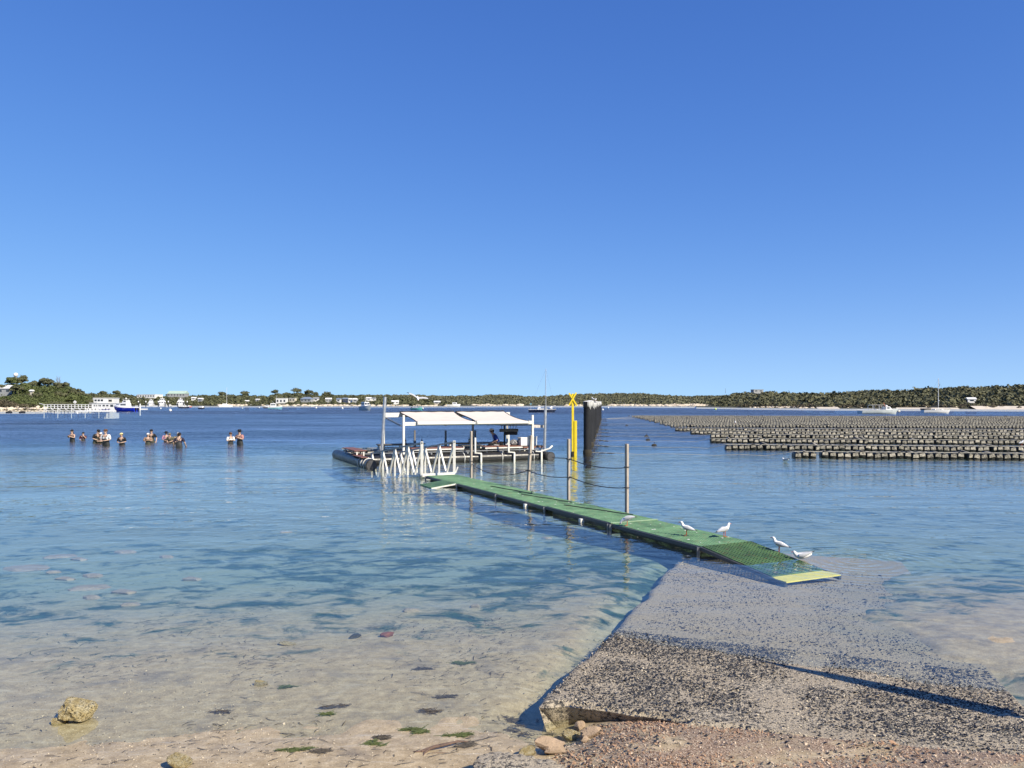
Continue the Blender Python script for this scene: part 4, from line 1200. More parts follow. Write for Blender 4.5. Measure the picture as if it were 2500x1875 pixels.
for k in range(14):
    px = 4 + k * 8.4
    p = landL(px, 0.0)
    rock('shore_rock', p + Vector((0, 0, 0.05)), (0.7 + 0.25 * math.cos(k * 1.7), 0.5, 0.25), k + 3, 'flat pale limestone rock at the water of the left shore, %s' % sides_[k], 'flat rocks at the left waterline')
# far pale rock bands, too far to tell apart
def rock_band(name, land, rngs, seed, label, size=(0.5, 1.4)):
    rng = np.random.default_rng(seed)
    b = MB()
    for px0, px1, n, t0, t1 in rngs:
        for k in range(n):
            p = land(rng.uniform(px0, px1), rng.uniform(t0, t1))
            s = rng.uniform(*size)
            q = MB().ball((0, 0, 0), 1.0, 7, 4)
            vv = np.array(q.v) * (1 + 0.35 * rng.normal(size=(len(q.v), 1)) * 0.5) * np.array([s * 1.6, s, s * 0.7]) + np.array([p.x, p.y, p.z + s * 0.25])
            b.add(vv, q.f)
    tag(b.build(name, ROCK), label, 'rocks', kind='stuff')
rock_band('far_shore_rocks', landH, ((1150, 1275, 60, 0.0, 0.03), (1300, 1470, 10, 0.0, 0.008), (1480, 1700, 90, 0.0, 0.03), (1030, 1100, 15, 0, 0.01)), 5, 'pale limestone rocks along the far waterline behind the piles')
rock_band('rocky_point', landH, ((1640, 1830, 150, 0.0, 0.055),), 6, 'pale broken limestone point left of the wooded hill', (0.5, 1.5))
rock_band('town_shore_rocks', landF, ((525, 600, 60, 0.0, 0.12), (740, 900, 90, 0.0, 0.05), (640, 740, 40, 0.0, 0.04), (900, 1120, 60, 0.0, 0.03)), 8, 'sandy limestone banks along the town shore', (0.4, 1.1))
rock_band('hill_foot_rocks', landR, ((1830, 1990, 60, 0.0, 0.06), (2000, 2500, 60, 0.01, 0.3)), 9, 'scattered pale rocks at the foot of the right hill', (0.25, 0.6))
# bright beach at the right
bx = MB()
for p0, p1, wd in ((1996, 2052, 3.0), (2190, 2345, 2.0), (2385, 2640, 9.0)):
    ps = np.linspace(p0, p1, 14)
    ra = [landR(p, -0.012) for p in ps]; rb = [landR(p, 0.0) + Vector((0, wd * (0.5 + 0.5 * min(1, (p - p0) / 60)), 0.4 + 0.10 * wd)) for p in ps]
    for k in range(len(ps)): ra[k].z = -0.1
    rc_ = [q + Vector((0, 4, -2.5)) for q in rb]
    bx.loft([ra, rb, rc_], 0, False, False)
tag(bx.build('beach', SANDB, smooth=True), kind='structure')
tag(MB().tube(A(1771, 960, 1000), A(1771, 948, 1000), 0.25, 0.12, n=6).build('radio_mast', M('shaded_grey_post', (0, 0, 0))), 'thin radio mast on the distant hill in the right half', 'mast')
# ------------------------------------------------------------------ boats
HULLW = M('white_gelcoat', (0.78, 0.78, 0.77), 0.3, 0.05, 0.8)
HULLN = M('navy_gelcoat', (0.015, 0.025, 0.06), 0.3, 0.15, 0.8)
HULLB = M('bright_blue_gelcoat', (0.01, 0.03, 0.45), 0.28, 0.1, 0.8)
HULLT = M('turquoise_paint', (0.12, 0.46, 0.42), 0.4, 0.12, 0.8)
HULLS = M('sky_blue_paint', (0.18, 0.40, 0.50), 0.4, 0.15, 0.8)
HULLG = M('pale_grey_hull', (0.55, 0.60, 0.60), 0.4, 0.12, 0.8)
ALU = M('mast_aluminium', (0.55, 0.56, 0.57), 0.4, 0.1, metal=0.4)
DECKM = M('cream_deck', (0.66, 0.63, 0.56), 0.6, 0.08)
CANOP = M('dark_canvas_cover', (0.012, 0.014, 0.02), 0.85, 0.2)
ORNG = M('orange_float', (0.75, 0.16, 0.05), 0.5, 0.1)
def hull(e, Lg, B, fb, mat, sheer=0.25, transom=0.75, draft=0.35, band=None, deck=DECKM, bowrake=0.12):
    """Hull along +x (bow), waterline at z=0."""
    N = 13
    rings = []
    for i in range(N):
        t = i / (N - 1)
        w = B / 2 * (transom + (1 - transom) * math.sin(min(1, t / 0.45) * math.pi / 2)) if t < 0.45 else B / 2 * max(0.015, math.cos((t - 0.45) / 0.55 * math.pi / 2) ** 0.75)
        z = fb * (1 + sheer * max(0, t - 0.3) ** 1.5 * 1.7)
        x = -Lg / 2 + Lg * t
        xr = bowrake * Lg * max(0, t - 0.6) / 0.4 * 0.5
        xs_ = x - xr
        rings.append([Vector((x, w, z)), Vector((x - xr * 0.4, w * 0.93, z * 0.45)), Vector((xs_, w * 0.78, 0.0)), Vector((xs_, w * 0.35, -draft)), Vector((xs_, 0, -draft * 1.15)),
                      Vector((xs_, -w * 0.35, -draft)), Vector((xs_, -w * 0.78, 0.0)), Vector((x - xr * 0.4, -w * 0.93, z * 0.45)), Vector((x, -w, z))])
    b = MB()
    b.loft(rings, 0, False, False)
    b.add(rings[0], [tuple(range(9))])
    o = b.build('hull', mat, e, smooth=True)
    d = MB()
    d.loft([[r[0] + Vector((0, -0.02, -0.05)), r[8] + Vector((0, 0.02, -0.05))] for r in rings], 0, False, False)
    d.build('deck', deck, e)
    MB().path([r[0] + Vector((0, 0, 0.01)) for r in rings], 0.045, 6).build('gunwale', HULLW if mat is not HULLW else DECKM, e)
    MB().path([r[8] + Vector((0, 0, 0.01)) for r in rings], 0.045, 6).build('gunwale', HULLW if mat is not HULLW else DECKM, e)
    if band:
        s = MB()
        for sg in (0, 8):
            s.loft([[r[sg].lerp(r[1 if sg == 0 else 7], 0.15) * 1.0 + Vector((0, 0.012 if sg == 0 else -0.012, 0)), r[sg].lerp(r[1 if sg == 0 else 7], 0.55) + Vector((0, 0.012 if sg == 0 else -0.012, 0))] for r in rings], 0, False, False)
        s.build('stripe', band, e)
    return rings
def cabin(e, x0, x1, w, z0, z1, mat, wins=3, rake=0.35, name='cabin'):
    b = MB()
    b.add([(x0, -w / 2, z0), (x1, -w / 2, z0), (x1, w / 2, z0), (x0, w / 2, z0), (x0 + 0.05, -w * 0.44, z1), (x1 - rake, -w * 0.44, z1), (x1 - rake, w * 0.44, z1), (x0 + 0.05, w * 0.44, z1)],
          [(4, 5, 6, 7), (0, 1, 5, 4), (1, 2, 6, 5), (2, 3, 7, 6), (3, 0, 4, 7)])
    c = b.build(name, mat, e, bevel=0.05)
    for sg in (-1, 1):
        for k in range(wins):
            x = x0 + 0.25 + (x1 - rake - x0 - 0.4) * (k + 0.5) / wins
            zc = z0 + (z1 - z0) * 0.62
            y = sg * (w * 0.5 - w * 0.06 * 0.62 + 0.012)
            MB().box((x, y, zc), ((x1 - rake - x0) / wins * 0.66, 0.05, (z1 - z0) * 0.38), Matrix.Rotation(sg * 0.05, 3, 'X')).build('window', GLASS, c)
    dx = rake / (z1 - z0)
    for sg in (-0.22, 0.22):
        MB().box((x1 - rake * 0.62 + 0.02, sg * w, z0 + (z1 - z0) * 0.62), (0.05, w * 0.36, (z1 - z0) * 0.42), Matrix.Rotation(-math.atan(dx), 3, 'Y')).build('windscreen', GLASS, c)
    return c
def rail(e, pts, r=0.02, mat=ALU, name='rail', posts=True, z0=None):
    MB().path(pts, r, 5).build(name, mat, e)
    if posts:
        for p in pts[::2]:
            MB().tube(p, (p[0], p[1], p[2] - 0.5 if z0 is None else z0), r, n=5).build('stanchion', mat, e)
def mast(e, x, z0, h, r=0.07, spreader=0.6, stays=None, mat=ALU):
    m = MB().tube((x, 0, z0), (x, 0, z0 + h), r, r * 0.7, n=8).build('mast', mat, e)
    if spreader: MB().tube((x, -0.55, z0 + h * spreader), (x, 0.55, z0 + h * spreader), 0.025, n=5).build('spreader', mat, m)
    for p in stays or []:
        MB().tube((x, 0, z0 + h * 0.98), p, 0.012, n=4).build('stay', STEEL, e)
def outboard(e, x, y, z, s=1.0):
    b = MB().box((x, y, z + 0.25 * s), (0.4 * s, 0.3 * s, 0.45 * s), top=(0.8, 0.8)).box((x - 0.02, y, z - 0.25 * s), (0.16 * s, 0.12 * s, 0.6 * s))
    b.build('outboard', CANOP, e)
def boat(name, px, py, rz, label, cat='boat', group='boats moored in the bay'):
    p = W(px, py, 0)
    return empty(name, p, rz, label, cat, group)

# dark-hulled sailing yacht
e = boat('sailing_yacht', 1324, 1006.5, 0.06, 'navy hulled sailing yacht with a tall bare mast, moored behind the awning')
hull(e, 7.7, 2.4, 0.75, HULLN, 0.12, 0.7)
cabin(e, -1.4, 1.6, 1.5, 0.72, 1.12, HULLW, 3, 0.5)
mast(e, 1.0, 0.9, 11.3, 0.075, 0.55, [(3.7, 0, 0.9), (-3.8, 0, 0.8), (0.6, 1.1, 0.8), (0.6, -1.1, 0.8)])
MB().tube((0.95, 0, 1.75), (-2.3, 0, 1.65), 0.05, n=6).build('boom', ALU, e)
rail(e, [(2.6, -0.75, 1.35), (3.4, -0.35, 1.4), (3.75, 0, 1.42), (3.4, 0.35, 1.4), (2.6, 0.75, 1.35)], z0=0.8)
rail(e, [(-3.0, -0.95, 1.3), (-3.7, -0.9, 1.3), (-3.7, 0.9, 1.3), (-3.0, 0.95, 1.3)], z0=0.75)
MB().box((2.5, 0, 1.35), (0.9, 0.8, 0.7), Matrix.Rotation(0.5, 3, 'Y'), top=(0.4, 0.8)).build('dodger', HULLW, e, bevel=0.05)
MB().tube((-3.2, 0.5, 0.8), (-3.2, 0.5, 2.3), 0.04, n=6).build('wind_generator_pole', ALU, e)
MB().box((-3.2, 0.5, 2.3), (0.5, 0.06, 0.3)).build('wind_generator', HULLS, e)
MB().ball((-0.9, 0.3, 1.3), (0.45, 0.35, 0.25), 10, 6).build('covered_raft', HULLW, e)

# white work boat with open canopy frame
e = boat('work_boat', 2146, 1010, 0.10, 'white work boat with an open canopy frame over its long deck, moored right of centre')
hull(e, 9.9, 2.9, 0.85, HULLG, 0.45, 0.85)
cabin(e, 1.3, 3.0, 2.0, 0.85, 1.75, HULLW, 2, 0.7)
for x in (-2.2, -0.6, 1.2):
    MB().path([(x, -1.1, 0.8), (x, -1.05, 2.0), (x, 0, 2.15), (x, 1.05, 2.0), (x, 1.1, 0.8)], 0.045, 6).build('canopy_hoop', HULLW, e)
MB().box((-0.5, 0, 2.17), (3.6, 2.0, 0.05)).build('canopy', DECKM, e)
rail(e, [(-4.8, -1.2, 1.25), (-3.8, -1.3, 1.25), (-2.4, -1.35, 1.25)], z0=0.85)
MB().tube((1.6, 0, 1.75), (1.2, 0, 2.7), 0.04, n=6).build('aerial', ORNG, e)
MB().ball((1.9, 0, 1.95), (0.3, 0.3, 0.15), 10, 6).build('radar', HULLW, e)
MB().ball((5.0, -0.2, 0.6), (0.35, 0.3, 0.35), 8, 6).build('bow_fender', DECKM, e)

# white yacht at the right
e = boat('white_yacht', 2286, 1008, 0.06, 'white sailing yacht with dark sail cover on its boom, farthest right of the moored boats')
hull(e, 7.6, 2.4, 0.75, HULLW, 0.15, 0.7)
cabin(e, -0.8, 1.9, 1.5, 0.72, 1.05, HULLW, 3, 0.7)
mast(e, 0.55, 0.9, 8.2, 0.08, 0.45, [(3.7, 0, 0.9), (-3.7, 0, 0.8)], HULLW)
MB().path([(0.5, 0, 1.75), (-1.0, 0, 1.62), (-2.4, 0, 1.35)], [0.20, 0.22, 0.10], 8).build('sail_cover', CANOP, e)
MB().box((-2.9, 0, 1.0), (1.9, 1.9, 0.35)).build('cockpit_cover', CANOP, e, bevel=0.05)
rail(e, [(2.8, -0.7, 1.3), (3.6, -0.3, 1.35), (3.8, 0, 1.36), (3.6, 0.3, 1.35), (2.8, 0.7, 1.3)], z0=0.8)
MB().ball((0.62, 0, 3.2), 0.16, 8, 6).build('radar', HULLW, e)
MB().path([(0.55, 0, 6.6), (0.85, 0, 7.2), (0.8, 0, 7.6), (0.6, 0, 7.7)], 0.05, 5).build('furled_flag', CANOP, e)

# white cabin fishing boat, bow toward us
e = boat('cabin_boat', 893, 1002, -0.9, 'white cabin boat with square wheelhouse, moored left of the awning')
hull(e, 6.6, 2.7, 1.35, HULLG, 0.35, 0.8, bowrake=0.2)
cabin(e, -1.6, 1.1, 2.0, 1.3, 2.9, HULLW, 2, 0.3)
mast(e, -0.3, 2.9, 1.6, 0.05, 0, None, HULLW)
MB().tube((-2.9, 0.3, 1.4), (-2.9, 0.3, 3.0), 0.05, n=6).build('stern_post', ALU, e)
rail(e, [(1.2, -0.9, 1.9), (2.6, -0.5, 2.05), (3.1, 0, 2.1), (2.6, 0.5, 2.05), (1.2, 0.9, 1.9)], z0=1.4)

# turquoise boat with bimini
e = boat('turquoise_boat', 1019, 1001, -0.35, 'turquoise open boat with a dark canopy, moored below the flying gull')
hull(e, 4.8, 2.0, 0.75, HULLT, 0.3, 0.85)
MB().box((-0.5, 0, 1.75), (2.4, 1.8, 0.10)).build('canopy', CANOP, e, bevel=0.04)
for x in (-1.5, 0.5):
    for y in (-0.8, 0.8): MB().tube((x, y, 0.7), (x, y, 1.72), 0.035, n=6).build('canopy_leg', CANOP, e)
cabin(e, 0.6, 1.6, 1.4, 0.75, 1.2, HULLT, 1, 0.4)
outboard(e, -2.4, 0, 0.6)
MB().ball((2.3, -0.1, 0.55), 0.28, 8, 6).build('bow_fender', HULLW, e)

# blue fishing boat with white wheelhouse
e = boat('fishing_boat', 672, 998.6, 0.25, 'pale blue fishing boat with white wheelhouse and mast, in front of the large white shed')
hull(e, 5.8, 2.2, 0.85, HULLS, 0.5, 0.8, band=HULLW)
cabin(e, -1.9, 0.3, 1.6, 0.8, 2.4, HULLW, 2, 0.15)
mast(e, 0.5, 0.9, 4.6, 0.05, 0, None, HULLW)
MB().tube((0.5, 0, 1.2), (-1.2, 0, 3.2), 0.03, n=5).build('derrick', ALU, e)
e = boat('launch', 652, 996.5, 0.15, 'small dark launch just behind the pale blue fishing boat')
hull(e, 3.6, 1.6, 0.5, HULLN, 0.3); cabin(e, -0.6, 0.9, 1.2, 0.5, 1.5, HULLW, 1, 0.3)

# catamaran
e = boat('catamaran', 551, 993.2, 0.35, 'white sailing catamaran with bare mast near the pale shore bank')
for sg in (-1, 1):
    s = MB()
    s.loft([[Vector((x, sg * 1.7 + w, 1.1)), Vector((x, sg * 1.7 + w * 0.8, -0.3)), Vector((x, sg * 1.7 - w * 0.8, -0.3)), Vector((x, sg * 1.7 - w, 1.1))] for x, w in ((-3.8, 0.5), (-1, 0.6), (2, 0.5), (3.9, 0.05))])
    s.build('hull', HULLW, e)
MB().box((-0.4, 0, 0.95), (5.2, 3.2, 0.5)).build('bridge_deck', HULLW, e, bevel=0.08)
cabin(e, -1.8, 1.2, 2.6, 1.2, 2.1, HULLW, 3, 0.7)
mast(e, 0.6, 2.0, 9.8, 0.09, 0.5, [(3.8, 0, 1.2), (-3.6, 1.6, 1.2), (-3.6, -1.6, 1.2)], HULLW)
MB().box((-2.9, 0, 0.7), (1.3, 2.2, 0.6)).build('cockpit_shade', CANOP, e)

# small craft
def runabout(px, py, rz, Lg, mat, label, cab=True, cover=False, mst=0):
    e = boat('runabout', px, py, rz, label)
    hull(e, Lg, Lg * 0.38, Lg * 0.14, mat, 0.3)
    if cab: cabin(e, -Lg * 0.1, Lg * 0.25, Lg * 0.28, Lg * 0.13, Lg * 0.30, HULLW, 1, 0.3)
    if cover: MB().box((-0.1 * Lg, 0, Lg * 0.22), (Lg * 0.6, Lg * 0.3, Lg * 0.2), top=(0.8, 0.7)).build('white_cover', HULLW, e, bevel=0.06)
    if mst: mast(e, 0.1, Lg * 0.13, mst, 0.04, 0, None, ALU)
    outboard(e, -Lg * 0.52, 0, Lg * 0.1, 0.8)
    return e
runabout(490, 998, 2.7, 3.6, HULLN, 'dark dinghy with a high white cover, right of the marina', False, True)
runabout(449, 996.5, 0.4, 4.6, HULLN, 'small dark hulled sailing boat with thin mast at the right end of the marina', True, False, 7.5)
runabout(463, 993.5, 0.2, 2.6, ORNG, 'little orange tender right of the marina', False, True)
for px, py, rz, Lg, lb in ((705, 991.5, 0.1, 4.0, 'white runabout drawn up below the cream boxy house'), (799, 991.3, 0.2, 3.6, 'white runabout on the shore between the boxy house and the white cabin boat'), (872, 991.5, 2.9, 4.4, 'white launch partly behind the stern of the white cabin boat'),
                           (925, 991.4, 0.0, 3.6, 'white runabout just right of the white cabin boat'), (938, 991.6, 0.3, 3.0, 'smaller white runabout next along from the cabin boat'), (955, 991.8, 2.8, 3.6, 'pale runabout on the shore left of the flying gull'), (1045, 991.2, 0.1, 5.0, 'long white launch right of the flying gull'),
                           (610, 991.5, 0.1, 4.6, 'white launch between the catamaran and the blue fishing boat'), (585, 991.3, 2.9, 3.6, 'low white dinghy right of the catamaran'), (1108, 992.2, 0.0, 9.0, 'long low white boat on the far shore above the awning'), (735, 991.3, 0.2, 2.6, 'tiny white dinghy below the blue grey roof')):
    runabout(px, py, rz, Lg, HULLW, lb, Lg > 3.5)

# blue and white sport cruiser at the jetty
e = boat('sport_cruiser', 305, 1005, math.pi - 0.25, 'blue and white sport cruiser with flybridge moored at the end of the white jetty')
hull(e, 8.0, 2.8, 1.15, HULLB, 0.5, 0.85, bowrake=0.25)
MB().loft([[Vector((x, w, z)), Vector((x, -w, z)), Vector((x, -w * 0.95, z + 0.35)), Vector((x, w * 0.95, z + 0.35))] for x, w, z in ((-3.9, 1.15, 1.0), (-1, 1.36, 1.10), (1.6, 1.2, 1.32), (3.4, 0.35, 1.62))]).build('topsides', HULLW, e)
cabin(e, -1.4, 1.9, 2.1, 1.35, 2.55, HULLW, 3, 1.0)
cabin(e, -1.2, 0.5, 1.7, 2.55, 3.35, HULLW, 2, 0.5, 'flybridge')
MB().box((-0.4, 0, 3.75), (1.2, 1.4, 0.08)).build('hard_top', HULLW, e)
for x in (-0.85, 0.05):
    for y in (-0.6, 0.6): MB().tube((x, y, 3.3), (x, y, 3.75), 0.04, n=5).build('top_leg', HULLW, e)
MB().ball((-0.4, 0, 3.95), 0.2, 8, 6).build('radar', HULLW, e)
outboard(e, -4.2, -0.5, 0.5, 1.3); outboard(e, -4.2, 0.5, 0.5, 1.3)
rail(e, [(1.4, -1.1, 2.15), (2.6, -0.7, 2.35), (3.5, 0, 2.5), (2.6, 0.7, 2.35), (1.4, 1.1, 2.15)], z0=1.6)

# marina cruisers, bow-on
for px, s, lb in ((368, 0.95, 'white flybridge cruiser, leftmost of three in the marina'), (395, 1.15, 'tallest white flybridge cruiser in the middle of the marina'), (440, 1.1, 'square white flybridge cruiser at the right of the marina')):
    p = A(px, 991.5, 520); p.z = 0
    e = empty('marina_cruiser', p, -math.pi / 2 + 0.15, lb, 'boat', 'cruisers berthed in the marina')
    hull(e, 9 * s, 3.8 * s, 1.3 * s, HULLW, 0.4, 0.9)
    cabin(e, -2.5 * s, 2.2 * s, 3.2 * s, 1.3 * s, 3.0 * s, HULLW, 3, 1.2 * s)
    cabin(e, -2.0 * s, 0.6 * s, 2.4 * s, 3.0 * s, 4.6 * s, HULLW, 2, 0.9 * s, 'flybridge')
    MB().ball((-0.8 * s, 0, 4.9 * s), 0.3, 8, 6).build('radar', HULLW, e)
runabout(415, 992.3, -1.4, 5.0, HULLW, 'small white runabout between the two right-hand marina cruisers')
PILEC = M('marina_pile_black', (0.02, 0.02, 0.022), 0.6)
for i, px in enumerate((338, 356, 386.5, 403, 411, 434, 448, 457)):
    p = A(px, 990.5, 505); p.z = 0
    e = empty('marina_pile', p, 0, 'black marina pile with white cap, %s of eight from the left' % ('first', 'second', 'third', 'fourth', 'fifth', 'sixth', 'seventh', 'last')[i], 'pile', 'white-capped marina piles')
    MB().tube((0, 0, -2), (0, 0, 2.9), 0.28, n=10).build('shaft', PILEC, e)
    MB().lathe([(0.42, 2.8), (0.42, 3.3), (0.05, 3.75)], n=10).build('cap', HULLW, e)
e = empty('marina_pontoon', A(395, 991.5, 512) * 1.0, 0, 'low white pontoon in front of the marina cruisers', 'pontoon')
e.location.z = 0
for k in range(7): MB().box((-15 + k * 5.0, 0, 0.25), (4.8, 1.6, 0.6)).build('float', HULLW, e)
e = empty('white_pile', W(342, 1001.5, 0), 0, 'single thick white pile right of the blue and white cruiser', 'pile')
MB().tube((0, 0, -2), (0, 0, 2.1), 0.2, n=12).build('shaft', HULLW, e); MB().lathe([(0.2, 2.1), (0.12, 2.25), (0.01, 2.3)], n=12).build('cap', HULLW, e)
e = empty('work_float', W(347, 1000.5, 0), 0.1, 'low white work float beside the thick white pile', 'float')
MB().box((0, 0, 0.2), (3.6, 1.6, 0.5)).build('deck', HULLW, e, bevel=0.05); MB().box((-1.0, 0, 0.7), (0.8, 0.8, 0.6)).build('box', DECKM, e)

# white jetty on the left
JY = 231.0
j0 = A(112, 1000, JY); j1 = A(262, 1000, JY)
jet = empty('jetty', (j0.x, JY, 0), 0, 'long white railed jetty running out from the left headland', 'jetty')
JL = j1.x - j0.x
MB().box((JL / 2, 0, 0.95), (JL, 1.8, 0.16)).build('deck', HULLW, jet)
MB().box((JL * 0.45, -0.95, 0.28), (JL * 0.9, 0.12, 0.12)).build('lower_beam', HULLW, jet)
n = 9
for k in range(n + 1):
    x = JL * k / n
    for y in (-0.9, 0.9):
        MB().tube((x, y, -2), (x, y, 1.0), 0.11, n=8).build('pile', PILEC if k % 2 else HULLW, jet)
        MB().beam((x, y, 0.9), (x, y, 2.15), 0.14, 0.14).build('rail_post', HULLW, jet)
    if k < n:
        MB().beam((x, -0.98, 0.9), (x + JL / n * 0.7, -0.98, 0.15), 0.12, 0.14).build('brace', HULLW, jet)
for y in (-0.9, 0.9):
    for z in (1.55, 2.1):
        MB().beam((0, y, z), (JL, y, z), 0.09, 0.13).build('rail', HULLW, jet)
MB().beam((-1.4, -0.9, 2.5), (0, -0.9, 2.1), 0.12, 0.12).build('ramp_rail', HULLW, jet)
p = W(234, 1005.3, 0)
e = empty('jetty_pontoon', p, 0, 'long low white floating pontoon in front of the jetty', 'pontoon')
for k in range(3): MB().box((-3.7 + k * 3.75, 0, 0.17), (3.6, 1.6, 0.5)).build('float', HULLW, e, bevel=0.06)
e = empty('moored_tender', W(250, 1004.2, 0) + Vector((0, 1.5, 0)), 0.05, 'small blue-striped white tender tied inside the jetty pontoon', 'boat')
hull(e, 3.2, 1.4, 0.6, HULLW, 0.3, 0.8, band=HULLB)
e = empty('houseboat', A(255, 1003, 245) * 1.0, 0.0, 'white two-deck houseboat with dark side openings behind the jetty rail', 'boat')
e.location.z = 0
MB().box((0, 0, 0.35), (9.5, 3.0, 0.9)).build('hull', HULLW, e, bevel=0.08)
MB().box((0.5, 0, 1.6), (7.5, 2.6, 1.6)).build('cabin', HULLW, e, bevel=0.08)
MB().box((0.3, 0, 2.52), (8.8, 3.0, 0.16)).build('roof', HULLW, e)
for x in (-2.2, -0.9, 0.4, 1.7, 3.0): MB().box((x, -1.3, 1.7), (0.9, 0.10, 0.7)).build('window', GLASS, e)
MB().box((-1.2, 0, 3.3), (3.4, 2.2, 1.2)).build('upper_cabin', HULLW, e, bevel=0.08)
for x in (-2.2, -1.2, -0.2): MB().box((x, -1.1, 3.4), (0.7, 0.10, 0.6)).build('window', GLASS, e)
for i, px in enumerate((22, 54)):
    e = empty('dark_raft', W(px, 1008.5, 0), 0, ('left' if i == 0 else 'right') + ' one of two black floating tanks off the pale shore rocks', 'float', 'black tanks floating off the left shore')
    MB().box((0, 0, 0.15), (1.3, 0.8, 0.5)).build('tank', PILEC, e, bevel=0.08); MB().box((0.2, 0, 0.46), (0.7, 0.5, 0.14)).build('lid', PILEC, e, bevel=0.03)
e = empty('notice_board', A(183, 984, 238), 0.2, 'white diamond-shaped board at the shore end of the jetty', 'sign')
MB().box((0, 0, 0.3), (0.75, 0.06, 0.75), Matrix.Rotation(0.7, 3, 'Y')).build('board', HULLW, e); MB().tube((0, 0.05, -1.5), (0, 0.05, 0.3), 0.05, n=6).build('pole', PILEC, e); MB().ball((0.02, -0.06, 0.3), 0.12, 8, 5).build('mark', PILEC, e)

# mooring buoys
BU = [(189, 1010, 0.25, 'white mooring buoy off the jetty pontoon'), (416, 1003.5, 0.45, 'largest white mooring buoy in front of the marina, leaning'), (392.5, 998.3, 0.32, 'small white buoy in front of the middle marina cruiser'), (592, 997.8, 0.24, 'small white buoy halfway between dinghy and catamaran'), (633, 996, 0.32, 'white buoy left of the blue fishing boat'),
      (772, 996.8, 0.42, 'white buoy below the gabled house'), (836, 998, 0.42, 'white buoy left of the white cabin boat'), (1471.5, 1001.5, 0.35, 'white buoy just right of the black piles'), (1485, 996.4, 0.4, 'small white buoy beyond the piles'), (1747, 1000.3, 0.4, 'yellow green buoy beyond the basket field'), (1405, 993, 0.4, 'tiny white buoy behind the yellow marker'), (332, 1004.5, 0.38, 'round white fender buoy at the stern of the blue cruiser')]
for px, py, r, lb in BU:
    e = empty('mooring_buoy', W(px, py, 0), 0, lb, 'buoy', 'mooring buoys in the bay')
    MB().ball((0, 0, r * 0.5), (r, r, r), 12, 8).build('float', HULLW if 'yellow' not in lb else M('lime_buoy', (0.55, 0.70, 0.12), 0.5), e, smooth=True)
    MB().tube((0, 0, r * 1.3), (0.05 if 'leaning' not in lb else -0.15, 0, r * 2.2), 0.05, n=6).build('pick_up', HULLW, e)
# ------------------------------------------------------------------ people
SKIN = M('skin', (0.50, 0.335, 0.255), 0.55, 0.08, 20.0)
SKIN2 = M('tanned_skin', (0.42, 0.22, 0.14), 0.55, 0.08, 20.0)
WADER = M('charcoal_neoprene', (0.028, 0.030, 0.030), 0.7, 0.25, 8.0, 0.2)
WADERO = M('olive_neoprene', (0.050, 0.055, 0.042), 0.7, 0.25, 8.0, 0.2)
def cloth(name, c): return M('cloth_' + name, c, 0.9, 0.15, 14.0, 0.3)
BLK = cloth('black', (0.012, 0.012, 0.015)); WHT = cloth('white', (0.78, 0.78, 0.78)); MAR = cloth('maroon', (0.10, 0.02, 0.03)); PNK = cloth('pink', (0.62, 0.30, 0.42))
OLV = cloth('olive', (0.16, 0.15, 0.10)); NVY = cloth('navy', (0.02, 0.018, 0.045)); ROS = cloth('dusty_pink', (0.45, 0.22, 0.20)); BRN = cloth('brown', (0.12, 0.06, 0.03)); YEL = cloth('pale_yellow', (0.75, 0.65, 0.30))
TAN = cloth('tan', (0.30, 0.19, 0.13)); BLU = cloth('royal_blue', (0.02, 0.06, 0.30)); CAPW = cloth('cap_white', (0.80, 0.74, 0.70))
HAIRD = cloth('dark_hair', (0.015, 0.011, 0.009)); HAIRB = cloth('brown_hair', (0.07, 0.035, 0.018))
EYE = M('eye', (0.01, 0.01, 0.01), 0.2)
LIP = M('lip', (0.38, 0.13, 0.11), 0.5)

def skin_obj(name, verts, edges, radii, mat, parent, root=0, sub=1):
    me = bpy.data.meshes.new(name)
    me.from_pydata([tuple(v) for v in verts], edges, [])
    me.materials.append(mat)
    o = bpy.data.objects.new(name, me); col.objects.link(o); o.parent = parent
    md = o.modifiers.new('skin', 'SKIN'); md.use_smooth_shade = True
    for i, r in enumerate(radii):
        d = me.skin_vertices[0].data[i]
        d.radius = r if isinstance(r, tuple) else (r, r)
        d.use_root = (i == root)
    s = o.modifiers.new('sub', 'SUBSURF'); s.levels = sub; s.render_levels = sub
    return o

